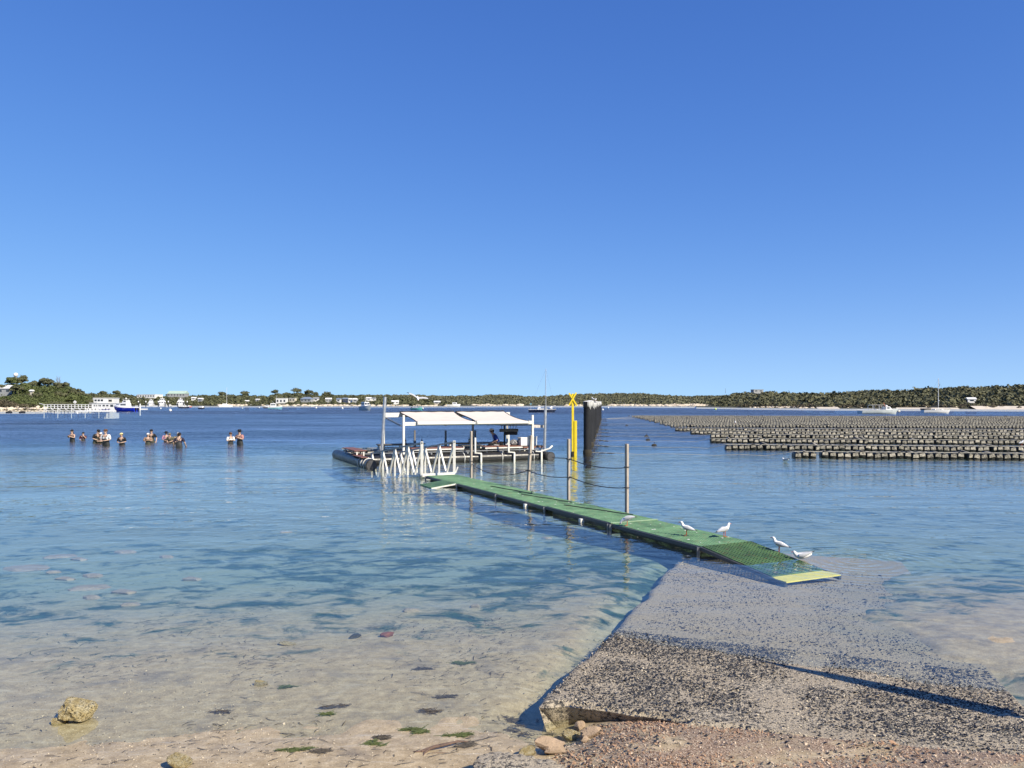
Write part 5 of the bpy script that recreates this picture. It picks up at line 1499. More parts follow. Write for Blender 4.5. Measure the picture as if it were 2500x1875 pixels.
def person(loc, rz, H, pose, shirt, wader, hat, hatcol, hair, label, bend=0.0, head_turn=0.0, skin=SKIN, long_hair=False, bib=True, sleeves=True, group='people wading in the bay'):
    """Figure of standing height H, feet at loc, facing local -y; bend leans the trunk forward."""
    e = empty('person', loc, rz, label, 'person', group)
    e.scale = (1.14, 1.14, 1.0)
    k = H / 1.75
    sit = pose == 'sit'
    def v(x, y, z): return Vector((x, y, z)) * k
    hipz = 0.92
    hip = v(0, 0, hipz)
    cb, sb = math.cos(bend), math.sin(bend)
    def T(x, y, z):                       # point on the trunk, z measured from the hip
        return hip + Vector((x, y * cb - z * sb, z * cb + y * sb)) * k
    neck = T(0, 0.01, 0.57); head0 = T(0, -0.02, 0.66); head1 = T(0, -0.035, 0.77)
    sh = {s: T(s * 0.19, 0.0, 0.50) for s in (-1, 1)}
    # arms
    def arm(s):
        if pose == 'front' or pose == 'sit':   # working with both hands at the belly
            return T(s * 0.27, -0.03, 0.24), T(s * 0.10, -0.27, 0.20), T(s * 0.03, -0.33, 0.21)
        if pose == 'chest':                    # hands together at the chest
            return T(s * 0.26, -0.06, 0.26), T(s * 0.09, -0.24, 0.38), T(s * 0.03, -0.27, 0.43)
        if pose == 'face':                     # right hand raised to the face
            if s > 0: return T(0.26, -0.10, 0.30), T(0.12, -0.20, 0.55), T(0.08, -0.16, 0.64)
            return T(-0.26, -0.02, 0.24), T(-0.12, -0.22, 0.18), T(-0.05, -0.28, 0.18)
        if pose == 'crossed':
            return T(s * 0.26, -0.05, 0.24), T(s * -0.02, -0.20, 0.30), T(s * -0.11, -0.17, 0.33)
        if pose == 'out':                      # one arm stretched to the side neighbour
            if s < 0: return T(-0.28, -0.02, 0.24), T(-0.44, -0.14, 0.12), T(-0.52, -0.18, 0.10)
            return T(0.26, -0.06, 0.26), T(0.09, -0.24, 0.34), T(0.03, -0.27, 0.37)
        if pose == 'back':
            return T(s * 0.30, 0.02, 0.26), T(s * 0.33, -0.12, 0.06), T(s * 0.32, -0.17, 0.0)
        return T(s * 0.25, 0.0, 0.22), T(s * 0.27, -0.05, -0.02), T(s * 0.26, -0.07, -0.10)
    V, E, R = [], [], []
    def add(p, r, frm=None):
        V.append(p); R.append(tuple(q * k for q in r) if isinstance(r, tuple) else r * k)
        if frm is not None: E.append((frm, len(V) - 1))
        return len(V) - 1
    pel = add(hip, (0.155, 0.105))
    wst = add(T(0, 0, 0.20), (0.135, 0.095), pel)
    chs = add(T(0, 0, 0.42), (0.165, 0.105), wst)
    nk = add(neck, 0.055, chs)
    jw = add(T(0, -0.035, 0.64), (0.066, 0.070), nk)
    hd = add(T(0, -0.01, 0.73), (0.078, 0.092), jw)
    cr = add(T(0, 0.0, 0.80), (0.055, 0.065), hd)
    wrists = {}
    for s in (-1, 1):
        el, wr, ha = arm(s)
        a0 = add(sh[s], 0.062, chs)
        a1 = add(sh[s].lerp(el, 0.55), 0.050, a0)
        a2 = add(el, 0.042, a1)
        a3 = add(el.lerp(wr, 0.4), 0.041, a2)
        a4 = add(wr, 0.029, a3)
        pd = (ha - wr).normalized() if (ha - wr).length > 1e-5 else Vector((0, -1, 0))
        palm = add(wr + pd * 0.06 * k, (0.040, 0.020), a4)
        sx = pd.cross(Vector((0, 0, 1))).normalized()
        for j, (off, ln) in enumerate(((-0.028, 0.070), (-0.009, 0.080), (0.010, 0.074), (0.028, 0.058))):
            f0 = add(wr + pd * 0.105 * k + sx * off * k, 0.0095, palm)
            f1 = add(wr + pd * (0.105 + ln * 0.55) * k + sx * off * k + Vector((0, 0, -0.008 * k)), 0.0085, f0)
            add(wr + pd * (0.105 + ln * 0.85) * k + sx * off * k + Vector((0, 0, -0.030 * k)), 0.0075, f1)
        t0 = add(wr + pd * 0.04 * k - sx * s * 0.045 * k, 0.011, a4)
        add(wr + pd * 0.085 * k - sx * s * 0.060 * k, 0.009, t0)
        # legs
        if sit:
            l = [(v(s * 0.10, 0, hipz), 0.085), (v(s * 0.13, -0.42, hipz + 0.02), 0.062), (v(s * 0.13, -0.44, hipz - 0.40), 0.042), (v(s * 0.13, -0.56, hipz - 0.45), 0.035)]
        else:
            l = [(v(s * 0.10, 0, 0.84), 0.085), (v(s * 0.12, -0.02, 0.48), 0.058), (v(s * 0.13, 0.01, 0.09), 0.042), (v(s * 0.14, -0.13, 0.04), 0.034)]
        p = pel
        for q, r in l: p = add(q, r, p)
    skin_obj('body', V, E, R, skin, e)
    def clothes(name, parts, mat):
        V2, E2, R2 = [], [], []
        for chain in parts:
            prev = None
            for q, r in chain:
                if isinstance(q, int): prev = q; continue
                V2.append(q); R2.append(tuple(x * k for x in r) if isinstance(r, tuple) else r * k)
                if prev is not None: E2.append((prev, len(V2) - 1))
                prev = len(V2) - 1
        return skin_obj(name, V2, E2, R2, mat, e)
    ch = [(hip + Vector((0, 0, 0.02)), (0.168, 0.118)), (T(0, 0, 0.20), (0.152, 0.112)), (T(0, 0, 0.43), (0.178, 0.120)), (T(0, 0.005, 0.525), (0.085, 0.072))]
    parts = [ch]
    if sleeves:
        for s in (-1, 1):
            el, wr, ha = arm(s)
            parts.append([(2, None), (sh[s] + Vector((0, 0, 0.0)), 0.078), (sh[s].lerp(el, 0.6), 0.068), (el, 0.056)])
    clothes('shirt', parts, shirt)
    # chest waders: trousers, bib and straps
    lg = [(hip, (0.178, 0.128)), (v(0, 0, hipz - 0.04), (0.178, 0.128))]
    pw = [[(T(0, -0.005, 0.40), (0.165, 0.134)), (T(0, -0.005, 0.17), (0.168, 0.130)), (hip, (0.180, 0.130))]]
    for s in (-1, 1):
        if sit:
            pw.append([(2, None), (v(s * 0.11, 0, hipz), 0.105), (v(s * 0.13, -0.42, hipz + 0.02), 0.082), (v(s * 0.13, -0.44, hipz - 0.40), 0.062), (v(s * 0.13, -0.57, hipz - 0.45), 0.05)])
        else:
            pw.append([(2, None), (v(s * 0.11, 0, 0.82), 0.105), (v(s * 0.12, -0.02, 0.48), 0.080), (v(s * 0.13, 0.01, 0.09), 0.066), (v(s * 0.14, -0.14, 0.05), 0.05)])
    if bib: clothes('waders', pw, wader)
    else: clothes('trousers', [pw[0][2:]] + [[(0, None)] + c[1:] for c in pw[1:]], wader)
    if bib:
        for s in (-1, 1):
            MB().path([T(s * 0.09, -0.128, 0.42), T(s * 0.115, -0.118, 0.45), T(s * 0.12, 0.0, 0.575), T(s * 0.08, 0.125, 0.45), T(-s * 0.02, 0.128, 0.30)], 0.017 * k, 6).build('strap', wader, e)
    # head: hair, face, hat
    hc = T(0, -0.01, 0.74)
    Rh = Matrix.Rotation(head_turn, 3, 'Z') @ Matrix.Rotation(bend * 0.6, 3, 'X')
    hb = MB().ball(hc + Rh @ v(0, 0.022, 0.018), (0.088 * k, 0.098 * k, 0.098 * k), 14, 8)
    if long_hair: hb.ball(hc + Rh @ v(0, 0.06, -0.10), (0.085 * k, 0.05 * k, 0.15 * k), 12, 7)
    hb.build('hair', hair, e, smooth=True)
    for s in (-1, 1):
        MB().ball(hc + Rh @ v(s * 0.032, -0.088, -0.005), 0.009 * k, 8, 5).build('eye', EYE, e)
        MB().ball(hc + Rh @ v(s * 0.083, 0.0, -0.02), (0.012 * k, 0.022 * k, 0.032 * k), 8, 5).build('ear', skin, e)
    MB().path([hc + Rh @ v(0, -0.088, 0.0), hc + Rh @ v(0, -0.112, -0.035)], [0.008 * k, 0.015 * k], 7).build('nose', skin, e)
    MB().ball(hc + Rh @ v(0, -0.088, -0.068), (0.026 * k, 0.008 * k, 0.007 * k), 8, 5).build('mouth', LIP, e)
    top = hc + Rh @ v(0, 0.012, 0.055)
    if hat == 'cap':
        h = MB()
        h.loft([[top + Rh @ v(r * math.cos(a) * 0.95, r * math.sin(a) * 1.05, z) for a in np.linspace(0, 6.283, 15)[:-1]] for r, z in ((0.098, 0.0), (0.098, 0.035), (0.078, 0.075), (0.03, 0.092))])
        h.loft([[top + Rh @ v(x, -0.085, 0.012), top + Rh @ v(x * 0.85, -0.175 + abs(x) * 0.5, 0.0), top + Rh @ v(x * 0.85, -0.175 + abs(x) * 0.5, -0.010), top + Rh @ v(x, -0.085, -0.002)] for x in (-0.08, -0.04, 0, 0.04, 0.08)])
        h.build('cap', hatcol, e)
    elif hat == 'brim':
        h = MB()
        h.loft([[top + Rh @ v(r * math.cos(a), r * math.sin(a) * 1.05, z + (0.03 * abs(math.cos(a)) if r > 0.15 else 0)) for a in np.linspace(0, 6.283, 19)[:-1]] for r, z in ((0.19, -0.02), (0.19, -0.012), (0.102, 0.004), (0.092, 0.085), (0.06, 0.105), (0.01, 0.10))])
        h.build('brimmed_hat', hatcol, e)
    elif hat == 'beanie':
        MB().ball(top + Rh @ v(0, 0.004, 0.0), (0.1 * k, 0.108 * k, 0.095 * k), 14, 8).build('beanie', hatcol, e, smooth=True)
    return e

# (px, head-top row, waterline row, facing, pose, shirt, wader, hat, hat colour, hair, bend, label)
def wade(px, ht, wl, face, pose, shirt, wader, hat, hc, hair, label, bend=0.0, turn=0.0, **kw):
    Y = CH * F / (wl - HZ)
    vis = (wl - ht) * Y / F
    x = (px - 1250) * Y / F
    H = min(1.84, max(1.36, vis + 0.80))
    stand = H * (0.92 / 1.75) + (H * (0.86 / 1.75)) * math.cos(bend)
    return person((x, Y, vis - stand - 0.01), face, H, pose, shirt, wader, hat, hc, hair, label, bend, turn, **kw)
wade(177, 1049, 1078, -0.35, 'chest', BLK, WADER, 'cap', BLK, HAIRD, 'person with dark cap and long dark hair, leftmost of the waders', 0.05, 0.2, long_hair=True, sleeves=False)
wade(203, 1055, 1075.5, 0.1, 'face', MAR, WADER, 'beanie', BLK, HAIRD, 'small person in maroon top and dark beanie with a hand at the face', 0.0)
wade(233, 1049, 1081.7, 1.15, 'front', BLK, WADERO, 'cap', BLK, HAIRD, 'person in black cap and black shirt bending toward the neighbour in white', 0.35)
wade(248, 1056, 1081.5, -0.1, 'front', BLK, WADERO, 'cap', WHT, HAIRB, 'person with white cap half hidden behind the one in white shirt', 0.1)
wade(259, 1048, 1088, -0.1, 'front', WHT, WADER, 'cap', BRN, HAIRB, 'person in white shirt, dark chest waders and brown cap, nearest of the left group', 0.05, -0.35)
wade(298, 1057, 1086, 0.0, 'front', BLK, WADER, 'cap', YEL, HAIRD, 'person in pale yellow cap and black shirt standing alone between two groups', 0.1)
wade(371, 1048.5, 1079.5, 0.0, 'back', BLK, WADERO, 'cap', BLK, HAIRD, 'tall person in black cap and shirt standing behind the child in white cap', 0.1)
wade(361.5, 1057.5, 1084, 0.3, 'chest', TAN, WADERO, 'cap', CAPW, HAIRB, 'child in white cap and tan top in front of the tall person in black', 0.05)
wade(406.5, 1053.4, 1078.6, 0.25, 'front', PNK, WADER, 'brim', BLK, HAIRD, 'person in pink top and wide black hat', 0.1)
wade(418, 1057, 1080.5, -0.2, 'front', OLV, WADERO, 'cap', OLV, HAIRB, 'person in olive shirt and cap right of the one in pink', 0.25)
wade(428, 1056.5, 1083.5, 0.9, 'front', OLV, WADER, 'cap', CAPW, HAIRB, 'stooping person in pale cap beside the back-turned wader', 0.55)
wade(437, 1056.6, 1092.5, math.pi + 0.1, 'back', NVY, WADER, 'beanie', HAIRD, HAIRD, 'person seen from behind in navy shirt with crossed wader straps', 0.08)
wade(563, 1055.8, 1083.5, 0.7, 'crossed', WHT, WADER, 'cap', BRN, HAIRB, 'person in white shirt with folded arms, left of the far right pair', 0.0, 0.3)
wade(586, 1049, 1086, -0.35, 'chest', ROS, WADER, 'brim', BLK, HAIRD, 'person in wide black hat and dusty pink shirt, right of the far right pair', 0.05)
# seated at the barge
q = on_barge(7.35, 1.35, 0)
person((q.x, q.y, 0.72 - 0.92), BA - 1.75, 1.70, 'sit', BLU, BLK, 'cap', CAPW, HAIRD, 'person in blue top and white cap sitting at the barge table', 0.45, 0.0, bib=False, group=None)
tag(MB().box((0, 0, -0.06), (0.42, 0.42, 0.05)).box((0, 0, -0.2), (0.3, 0.3, 0.24)).build('stool', GREYT), 'low grey stool under the person on the barge', 'stool')
bpy.data.objects['stool'].location = (q.x, q.y, 0.60)
# grey bag on the barge table
e = empty('bag', (0, 0, 0), 0, 'grey cloth bag on the barge between the seated person and the cool box', 'bag')
put(e, 8.0, 0.95, 0.62)
b = MB().ball((0, 0, 0.14), (0.28, 0.18, 0.17), 14, 8); b.build('sack', cloth('grey', (0.16, 0.16, 0.17)), e, smooth=True)
MB().path([(-0.15, -0.17, 0.1), (-0.05, -0.2, 0.28), (0.1, -0.17, 0.12)], 0.016, 6).build('strap', cloth('white', (0, 0, 0)), e)

# ------------------------------------------------------------------ gulls
GW = M('gull_white_feathers', (0.80, 0.80, 0.79), 0.75, 0.05, 30.0, 0.2)
GG = M('gull_grey_feathers', (0.44, 0.46, 0.49), 0.75, 0.1, 30.0, 0.2)
GB = M('gull_black_tips', (0.02, 0.02, 0.022), 0.7, 0.2)
GR = M('gull_orange_red', (0.50, 0.10, 0.03), 0.5, 0.1)
def ell(c, ry, rz, d, n=12):
    """Cross-section ring at c, perpendicular to direction d in the x-z plane."""
    d = Vector(d).normalized(); up = Vector((-d.z, 0, d.x))
    return [Vector(c) + Vector((0, 1, 0)) * ry * math.cos(2 * math.pi * k / n) + up * rz * math.sin(2 * math.pi * k / n) for k in range(n)]
def gull(loc, rz, label, pose='stand', group='gulls on the walkway', s=1.0):
    """Silver gull facing local +x; feet (or waterline) at z=0."""
    e = empty('gull', loc, rz, label, 'gull', group)
    e.scale = (s, s, s)
    z0 = 0.155 if pose in ('stand', 'peck') else (0.045 if pose == 'swim' else 0.0)
    if pose == 'peck':
        spine = [((-0.16, 0, 0.03), 0.020, 0.010), ((-0.10, 0, 0.035), 0.042, 0.036), ((-0.02, 0, 0.01), 0.062, 0.060), ((0.06, 0, -0.01), 0.058, 0.056), ((0.115, 0, -0.04), 0.036, 0.036), ((0.14, 0, -0.075), 0.030, 0.030), ((0.155, 0, -0.10), 0.026, 0.027), ((0.165, 0, -0.12), 0.010, 0.010)]
        bk = ((0.163, 0, -0.115), (0.185, 0, -0.145)); eye = (0.158, 0.024, -0.095)
    elif pose == 'fly':
        spine = [((-0.20, 0, 0.0), 0.030, 0.008), ((-0.13, 0, 0.0), 0.035, 0.025), ((-0.05, 0, 0.0), 0.055, 0.048), ((0.04, 0, 0.0), 0.055, 0.050), ((0.11, 0, 0.01), 0.038, 0.038), ((0.15, 0, 0.015), 0.031, 0.033), ((0.18, 0, 0.012), 0.022, 0.022), ((0.195, 0, 0.01), 0.009, 0.009)]
        bk = ((0.19, 0, 0.01), (0.23, 0, 0.0)); eye = (0.168, 0.022, 0.02)
    elif pose == 'swim':
        spine = [((-0.20, 0, 0.07), 0.016, 0.010), ((-0.13, 0, 0.045), 0.045, 0.038), ((-0.04, 0, 0.02), 0.068, 0.060), ((0.05, 0, 0.02), 0.062, 0.060), ((0.10, 0, 0.05), 0.038, 0.042), ((0.12, 0, 0.085), 0.030, 0.032), ((0.135, 0, 0.10), 0.028, 0.028), ((0.155, 0, 0.098), 0.010, 0.010)]
        bk = ((0.15, 0, 0.095), (0.185, 0, 0.085)); eye = (0.142, 0.024, 0.105)
    else:
        spine = [((-0.19, 0, -0.035), 0.018, 0.008), ((-0.12, 0, -0.015), 0.040, 0.032), ((-0.04, 0, 0.0), 0.060, 0.056), ((0.04, 0, 0.015), 0.056, 0.056), ((0.085, 0, 0.055), 0.036, 0.038), ((0.095, 0, 0.10), 0.029, 0.031), ((0.105, 0, 0.125), 0.030, 0.031), ((0.13, 0, 0.13), 0.024, 0.024), ((0.145, 0, 0.128), 0.009, 0.010)]
        bk = ((0.14, 0, 0.127), (0.178, 0, 0.118)); eye = (0.118, 0.026, 0.137)
    rings = []
    for i, (c, ry, rz_) in enumerate(spine):
        a = Vector(spine[max(0, i - 1)][0]); b_ = Vector(spine[min(len(spine) - 1, i + 1)][0])
        rings.append([p + Vector((0, 0, z0)) for p in ell(c, ry, rz_, b_ - a)])
    MB().loft(rings).build('body', GW, e, smooth=True).modifiers.new('s', 'SUBSURF').render_levels = 1
    Z = Vector((0, 0, z0))
    bd = (Vector(bk[1]) - Vector(bk[0]))
    MB().path([Vector(bk[0]) + Z, Vector(bk[0]) + bd * 0.6 + Z, Vector(bk[1]) + Z], [0.009, 0.007, 0.002], 7).build('beak', GR, e)
    for s_ in (-1, 1):
        MB().ball(Vector((eye[0], eye[1] * s_, eye[2])) + Z, 0.005, 8, 5).build('eye', GB, e)
    if pose == 'fly':
        for s_ in (-1, 1):
            w = MB()
            secs_ = [((0.05, 0.03, 0.02), 0.15, 0.018), ((0.07, 0.20, 0.10), 0.14, 0.014), ((0.04, 0.36, 0.12), 0.11, 0.009), ((-0.04, 0.50, 0.10), 0.04, 0.004)]
            w.loft([[Vector((c[0], c[1] * s_, c[2])), Vector((c[0] - ch * 0.4, c[1] * s_, c[2] + th)), Vector((c[0] - ch, c[1] * s_, c[2] - 0.003)), Vector((c[0] - ch * 0.4, c[1] * s_, c[2] - th * 0.5))] for c, ch, th in secs_])
            wo2 = w.build('wing', GG, e, smooth=True)
            MB().loft([[Vector((c[0] + 0.002, c[1] * s_, c[2] + 0.001)), Vector((c[0] - ch * 0.4, c[1] * s_, c[2] + th)), Vector((c[0] - ch - 0.004, c[1] * s_, c[2])), Vector((c[0] - ch * 0.4, c[1] * s_, c[2] - th))] for c, ch, th in (((0.0, 0.44, 0.113), 0.08, 0.008), ((-0.045, 0.505, 0.10), 0.04, 0.004), ((-0.08, 0.54, 0.09), 0.008, 0.002))]).build('wing_tip', GB, wo2)
        return e
    up = 0.0
    for s_ in (-1, 1):          # folded wings over the back, black tips crossing the tail
        if pose == 'peck': pts = [((0.05, 0.048, 0.02), 0.034), ((-0.03, 0.052, 0.035), 0.045), ((-0.11, 0.036, 0.05), 0.028), ((-0.19, 0.012, 0.055), 0.007)]
        elif pose == 'swim': pts = [((0.05, 0.055, 0.04), 0.032), ((-0.03, 0.060, 0.045), 0.042), ((-0.12, 0.040, 0.075), 0.026), ((-0.20, 0.012, 0.105), 0.008)]
        else: pts = [((0.05, 0.045, 0.03), 0.032), ((-0.03, 0.052, 0.015), 0.045), ((-0.12, 0.036, -0.012), 0.028), ((-0.20, 0.010, -0.035), 0.007)]
        r_ = []
        for c, h in pts:
            c = Vector((c[0], c[1] * s_, c[2])) + Z
            r_.append([c + Vector((0, 0.016 * s_ * math.cos(a), h * math.sin(a))) for a in np.linspace(0, 6.283, 9)[:-1]])
        wg = MB().loft(r_).build('wing', GG, e, smooth=True)
        t0 = Vector((pts[-1][0][0], pts[-1][0][1] * s_, pts[-1][0][2])) + Z
        d = (t0 - (Vector((pts[-2][0][0], pts[-2][0][1] * s_, pts[-2][0][2])) + Z)).normalized()
        MB().path([t0 - d * 0.05, t0, t0 + d * 0.055], [0.014, 0.010, 0.002], 6).build('wing_tip', GB, wg)
        if pose in ('stand', 'peck'):
            MB().path([(-0.005, 0.026 * s_, z0 - 0.03), (0.0, 0.028 * s_, 0.055), (-0.004, 0.028 * s_, 0.005)], [0.010, 0.006, 0.006], 6).build('leg', GR, e)
            MB().add([(-0.012, 0.028 * s_, 0.010), (0.045, 0.008 * s_, 0.004), (0.052, 0.028 * s_, 0.004), (0.045, 0.048 * s_, 0.004), (-0.012, 0.028 * s_, 0.002), (0.045, 0.008 * s_, 0.0), (0.052, 0.028 * s_, 0.0), (0.045, 0.048 * s_, 0.0)],
                     [(0, 1, 2), (0, 2, 3), (4, 6, 5), (4, 7, 6), (1, 5, 6, 2), (2, 6, 7, 3), (0, 4, 5, 1), (3, 7, 4, 0)]).build('foot', GR, e)
    return e
dk = 0.142
p = W(1531, 1283, dk); gull(p, 2.9, 'gull bending down to peck at the walkway, farthest of the deck gulls', 'peck', s=0.92)
p = W(1676, 1306.5, dk); gull(p, 2.75, 'upright gull turned left in the middle of the walkway', 'stand', s=0.9)
p = W(1769, 1310.5, dk); gull(p, 0.35, 'gull with visible grey wing facing right on the walkway', 'stand', s=0.9)
p = W(1902, 1347.5, 0.045); gull(p, 2.6, 'upright gull standing at the wet end of the walkway ramp', 'stand', s=0.9)
p = W(1956, 1366, 0.0); gull(p, math.pi - 0.15, 'gull sitting in the water beside the sunken ramp with tail raised', 'swim', 'gulls on the water', 0.95)
p = W(1917, 1128, 0.0); gull(p, 2.0, 'small gull swimming left of the nearest oyster baskets', 'swim', 'gulls on the water', 1.2)
g = gull(A(1020, 972.5, 33.0), 0.35, 'gull flying with spread wings above the awning', 'fly', None)
g.rotation_euler = (-0.30, 0.55, -1.35)
for k, (i, lb) in enumerate(((2, 'gull perched on the third black pile'), (4, 'gull perched on the fifth black pile'))):
    gull((pile_x(PY[i]) + 0.05, PY[i], 2.88), 2.2 - k, lb, 'stand', 'gulls on the piles')
p = A(2494, 1101, 43.5); p.z = 0.36; gull(p, 0.3, 'gull resting on the second basket row at the right edge', 'stand', 'gulls on the baskets')
p = W(1786, 1042, 0.0); gull((p.x, p.y - 1.5, 0.36), 1.4, 'white gull standing on the middle basket rows', 'stand', 'gulls on the baskets', 1.2)
# ------------------------------------------------------------------ foreground stones
def honey_mat():
    t = NT('pitted_yellow_limestone')
    p = t.obj()
    n1 = t.noise(p, 2.2, 4, 0.6); v = t.voro(p, 7.0); n2 = t.noise(p, 14, 4, 0.7)
    c = t.ramp(t.math('ADD', t.math('MULTIPLY', n1, 0.6), t.math('MULTIPLY', n2, 0.4)), [(0.34, (0.42, 0.30, 0.11)), (0.46, (0.56, 0.45, 0.22)), (0.60, (0.70, 0.62, 0.41))])
    pit = t.mapr(t.noise(t.vmul(p, (1, 1, 2.2)), 6.5, 4, 0.75, 0.6), 0.44, 0.38)
    c = t.mix(pit, c, (0.06, 0.042, 0.015))
    t.pbr(c, 0.9, t.bump(t.math('SUBTRACT', n2, t.math('MULTIPLY', pit, 1.2)), 1.0, 0.035))
    return t.mat
HONEY = honey_mat()
def big_rock(name, seed, n, m, rough, mat):
    b = MB().ball((0, 0, 0), 1.0, n, m)
    V = np.array(b.v)
    f = 1 + rough * (1.6 * vnoise(V[:, 0] * 2 + V[:, 2] * 1.3, V[:, 1] * 2 - V[:, 2] * 1.1, 1.4, seed) + 0.7 * vnoise(V[:, 0] * 5 + V[:, 2] * 3, V[:, 1] * 5 + V[:, 2] * 2, 1.0, seed + 2) + 0.3 * vnoise(V[:, 0] * 13 + V[:, 2] * 9, V[:, 1] * 13 - V[:, 2] * 7, 1.0, seed + 4))
    V *= f[:, None]
    rng = np.random.default_rng(seed)
    for k in range(6 if rough < 0.5 else 14):
        d = rng.normal(size=3); d /= np.linalg.norm(d)
        s = V @ d; V -= np.outer(np.clip(s - rng.uniform(0.5, 0.82), 0, None) * 0.95, d)
    b.v = [tuple(p) for p in V]
    return b.mesh(name, mat, False)
def lay(name, px, py, sc3, lb, mesh, rz=0.0, sink=0.25, group=None, cat='rock', z=None):
    # find the ground point seen at this pixel
    zz = 0.05
    for _ in range(8):
        p = W(px, py, zz); zz = gz(p.x, p.y)
    o = bpy.data.objects.new(name, mesh); col.objects.link(o)
    o.location = (p.x, p.y, zz + sc3[2] * (1 - sink * 2) if z is None else z)
    o.scale = sc3; o.rotation_euler = (0, 0, rz)
    return tag(o, lb, cat, group)
BR = [big_rock('stone_mesh', s, 36, 22, 0.32, HONEY) for s in (3, 8, 15)]
GREYR = M('grey_beige_stone', (0.34, 0.25, 0.17), 0.9, 0.35, 14.0, 0.7, 0.01)
BG = [big_rock('grey_stone_mesh', s, 24, 14, 0.6, GREYR) for s in (21, 27, 33)]
lay('stone', 188, 1762, (0.14, 0.115, 0.13), 'large pitted yellow limestone at the water edge, lower left', BR[0], 0.4, 0.12)
lay('stone', 146, 1766, (0.075, 0.06, 0.035), 'small yellow wedge of stone leaning against the large pitted limestone', BR[2], 1.0, 0.12)
lay('stone', 436, 1872, (0.088, 0.07, 0.055), 'rounded honey-coloured stone at the bottom edge, left of centre', BR[1], 0.2, 0.15)
lay('stone', 636, 1673, (0.07, 0.045, 0.035), 'small dark-backed yellow stone just breaking the shallow water', BR[2], 0.3, 0.2)
RED = big_rock('red_stone_mesh', 41, 20, 12, 0.25, M('red_stone', (0.19, 0.075, 0.045), 0.8, 0.3, 18.0, 0.5))
lay('stone', 944, 1554, (0.10, 0.06, 0.035), 'reddish flat stone under the clear shallow water', RED, 0.2, 0.2)
lay('stone', 868, 1556, (0.11, 0.08, 0.03), 'dark weedy stone under water left of the red stone', big_rock('weedy_stone_mesh', 44, 20, 12, 0.5, M('weedy_stone', (0.04, 0.04, 0.03), 0.9, 0.5, 18.0, 0.8)), 0.5, 0.2)
lay('stone', 700, 1573, (0.10, 0.06, 0.02), 'pale tan stone under water left of the weedy stone', BR[1], 0.1, 0.2)
for i, (px, py, w, lb) in enumerate(((1356, 1752, 0.07, 'pale yellow stone beside the broken slab corner'), (1312, 1762, 0.035, 'little pale stone left of the broken slab corner'), (1370, 1772, 0.10, 'pale jagged stone below the slab corner, left of a dark hollow'), (1392, 1757, 0.09, 'rough brown stone right under the broken slab corner'),
                                     (1415, 1780, 0.10, 'brown stone in the middle of the rubble below the slab corner'), (1440, 1800, 0.12, 'larger red-brown stone at the right of the rubble'), (1390, 1806, 0.10, 'pale tan stone in the sandy hollow below the rubble'), (1428, 1812, 0.07, 'dark brown stone at the lower right of the rubble'),
                                     (1345, 1838, 0.17, 'long pale cream stone at the lower centre beside the grey slab'), (1290, 1846, 0.09, 'small cream stone left of the long cream stone'))):
    lay('rubble_stone', px, py, (w * 0.72, w * 0.55, w * 0.5), lb, (BR + BG)[(i * 2 + 1) % 6] if 'brown' not in lb else BG[i % 3], i * 1.1, 0.2, 'rubble stones below the broken slab corner')
# flat pale stones under the water at the left
FLATM = M('pale_flat_stone', (0.25, 0.225, 0.18), 0.85, 0.2, 5.0, 0.3)
FL = [big_rock('flat_stone_mesh', s, 26, 12, 0.30, FLATM) for s in (51, 57, 63)]
fl = [(62, 1390, 0.52, 'long pale flat stone under water near the left edge'), (150, 1360, 0.30, 'pale submerged stone right of the long flat one'), (198, 1368, 0.22, 'smaller submerged stone in the upper left cluster'), (305, 1350, 0.30, 'submerged stone farthest out in the left cluster'),
      (132, 1398, 0.12, 'little submerged stone below the long flat one'), (165, 1416, 0.22, 'submerged stone above the broad pale one'), (225, 1408, 0.24, 'submerged stone left of the dark weed streak'), (222, 1437, 0.30, 'broadest pale submerged stone in the left cluster'), (310, 1448, 0.24, 'flat submerged stone right of the broadest one'),
      (222, 1462, 0.18, 'submerged stone below the broadest one'), (320, 1478, 0.13, 'angular white stone just under the surface at left'), (475, 1416, 0.20, 'lone pale stone submerged right of the cluster'), (405, 1362, 0.20, 'faint submerged stone right of the farthest one'), (1006, 1492, 0.12, 'oval pale stone under water near the middle'),
      (1163, 1483, 0.08, 'small tan stone under water right of the oval pale stone'), (1335, 1316, 0.17, 'pale stone under deep blue water near the walkway'), (700, 1300, 0.16, 'pale sunken stone in the middle left water')]
for i, (px, py, w, lb) in enumerate(fl):
    lay('submerged_stone', px, py, (w, w * 0.6, 0.045), lb, FL[i % 3], 0.3 * math.sin(i * 2.0), 0.38, 'flat stones under the water')

# ------------------------------------------------------------------ broken grey concrete at the bottom edge
b = MB()
poly = [W(1152, 1868, 0.22), W(1168, 1842, 0.22), W(1195, 1832, 0.22), W(1240, 1836, 0.22), W(1300, 1846, 0.22), W(1350, 1856, 0.22), W(1385, 1872, 0.22), W(1420, 1910, 0.22), W(1400, 2050, 0.24), W(1150, 2050, 0.24), W(1140, 1900, 0.22)]
cx = sum((p.x for p in poly)) / len(poly); cy = sum((p.y for p in poly)) / len(poly)
rings = []
for f, dz in ((1.0, -0.25), (1.0, -0.02), (0.96, 0.0), (0.7, 0.01), (0.35, 0.005), (0.02, 0.0)):
    ring = []
    for i in range(len(poly)):
        for s in range(4):
            q = poly[i].lerp(poly[(i + 1) % len(poly)], s / 4)
            j = 0.015 * math.sin(i * 5.1 + s * 2.3)
            ring.append(Vector((cx + (q.x - cx) * f + j, cy + (q.y - cy) * f + j, q.z + dz + 0.012 * float(vnoise(q.x * 9 * f, q.y * 9, 1.0, 61)))))
    rings.append(ring)
b.loft(rings)
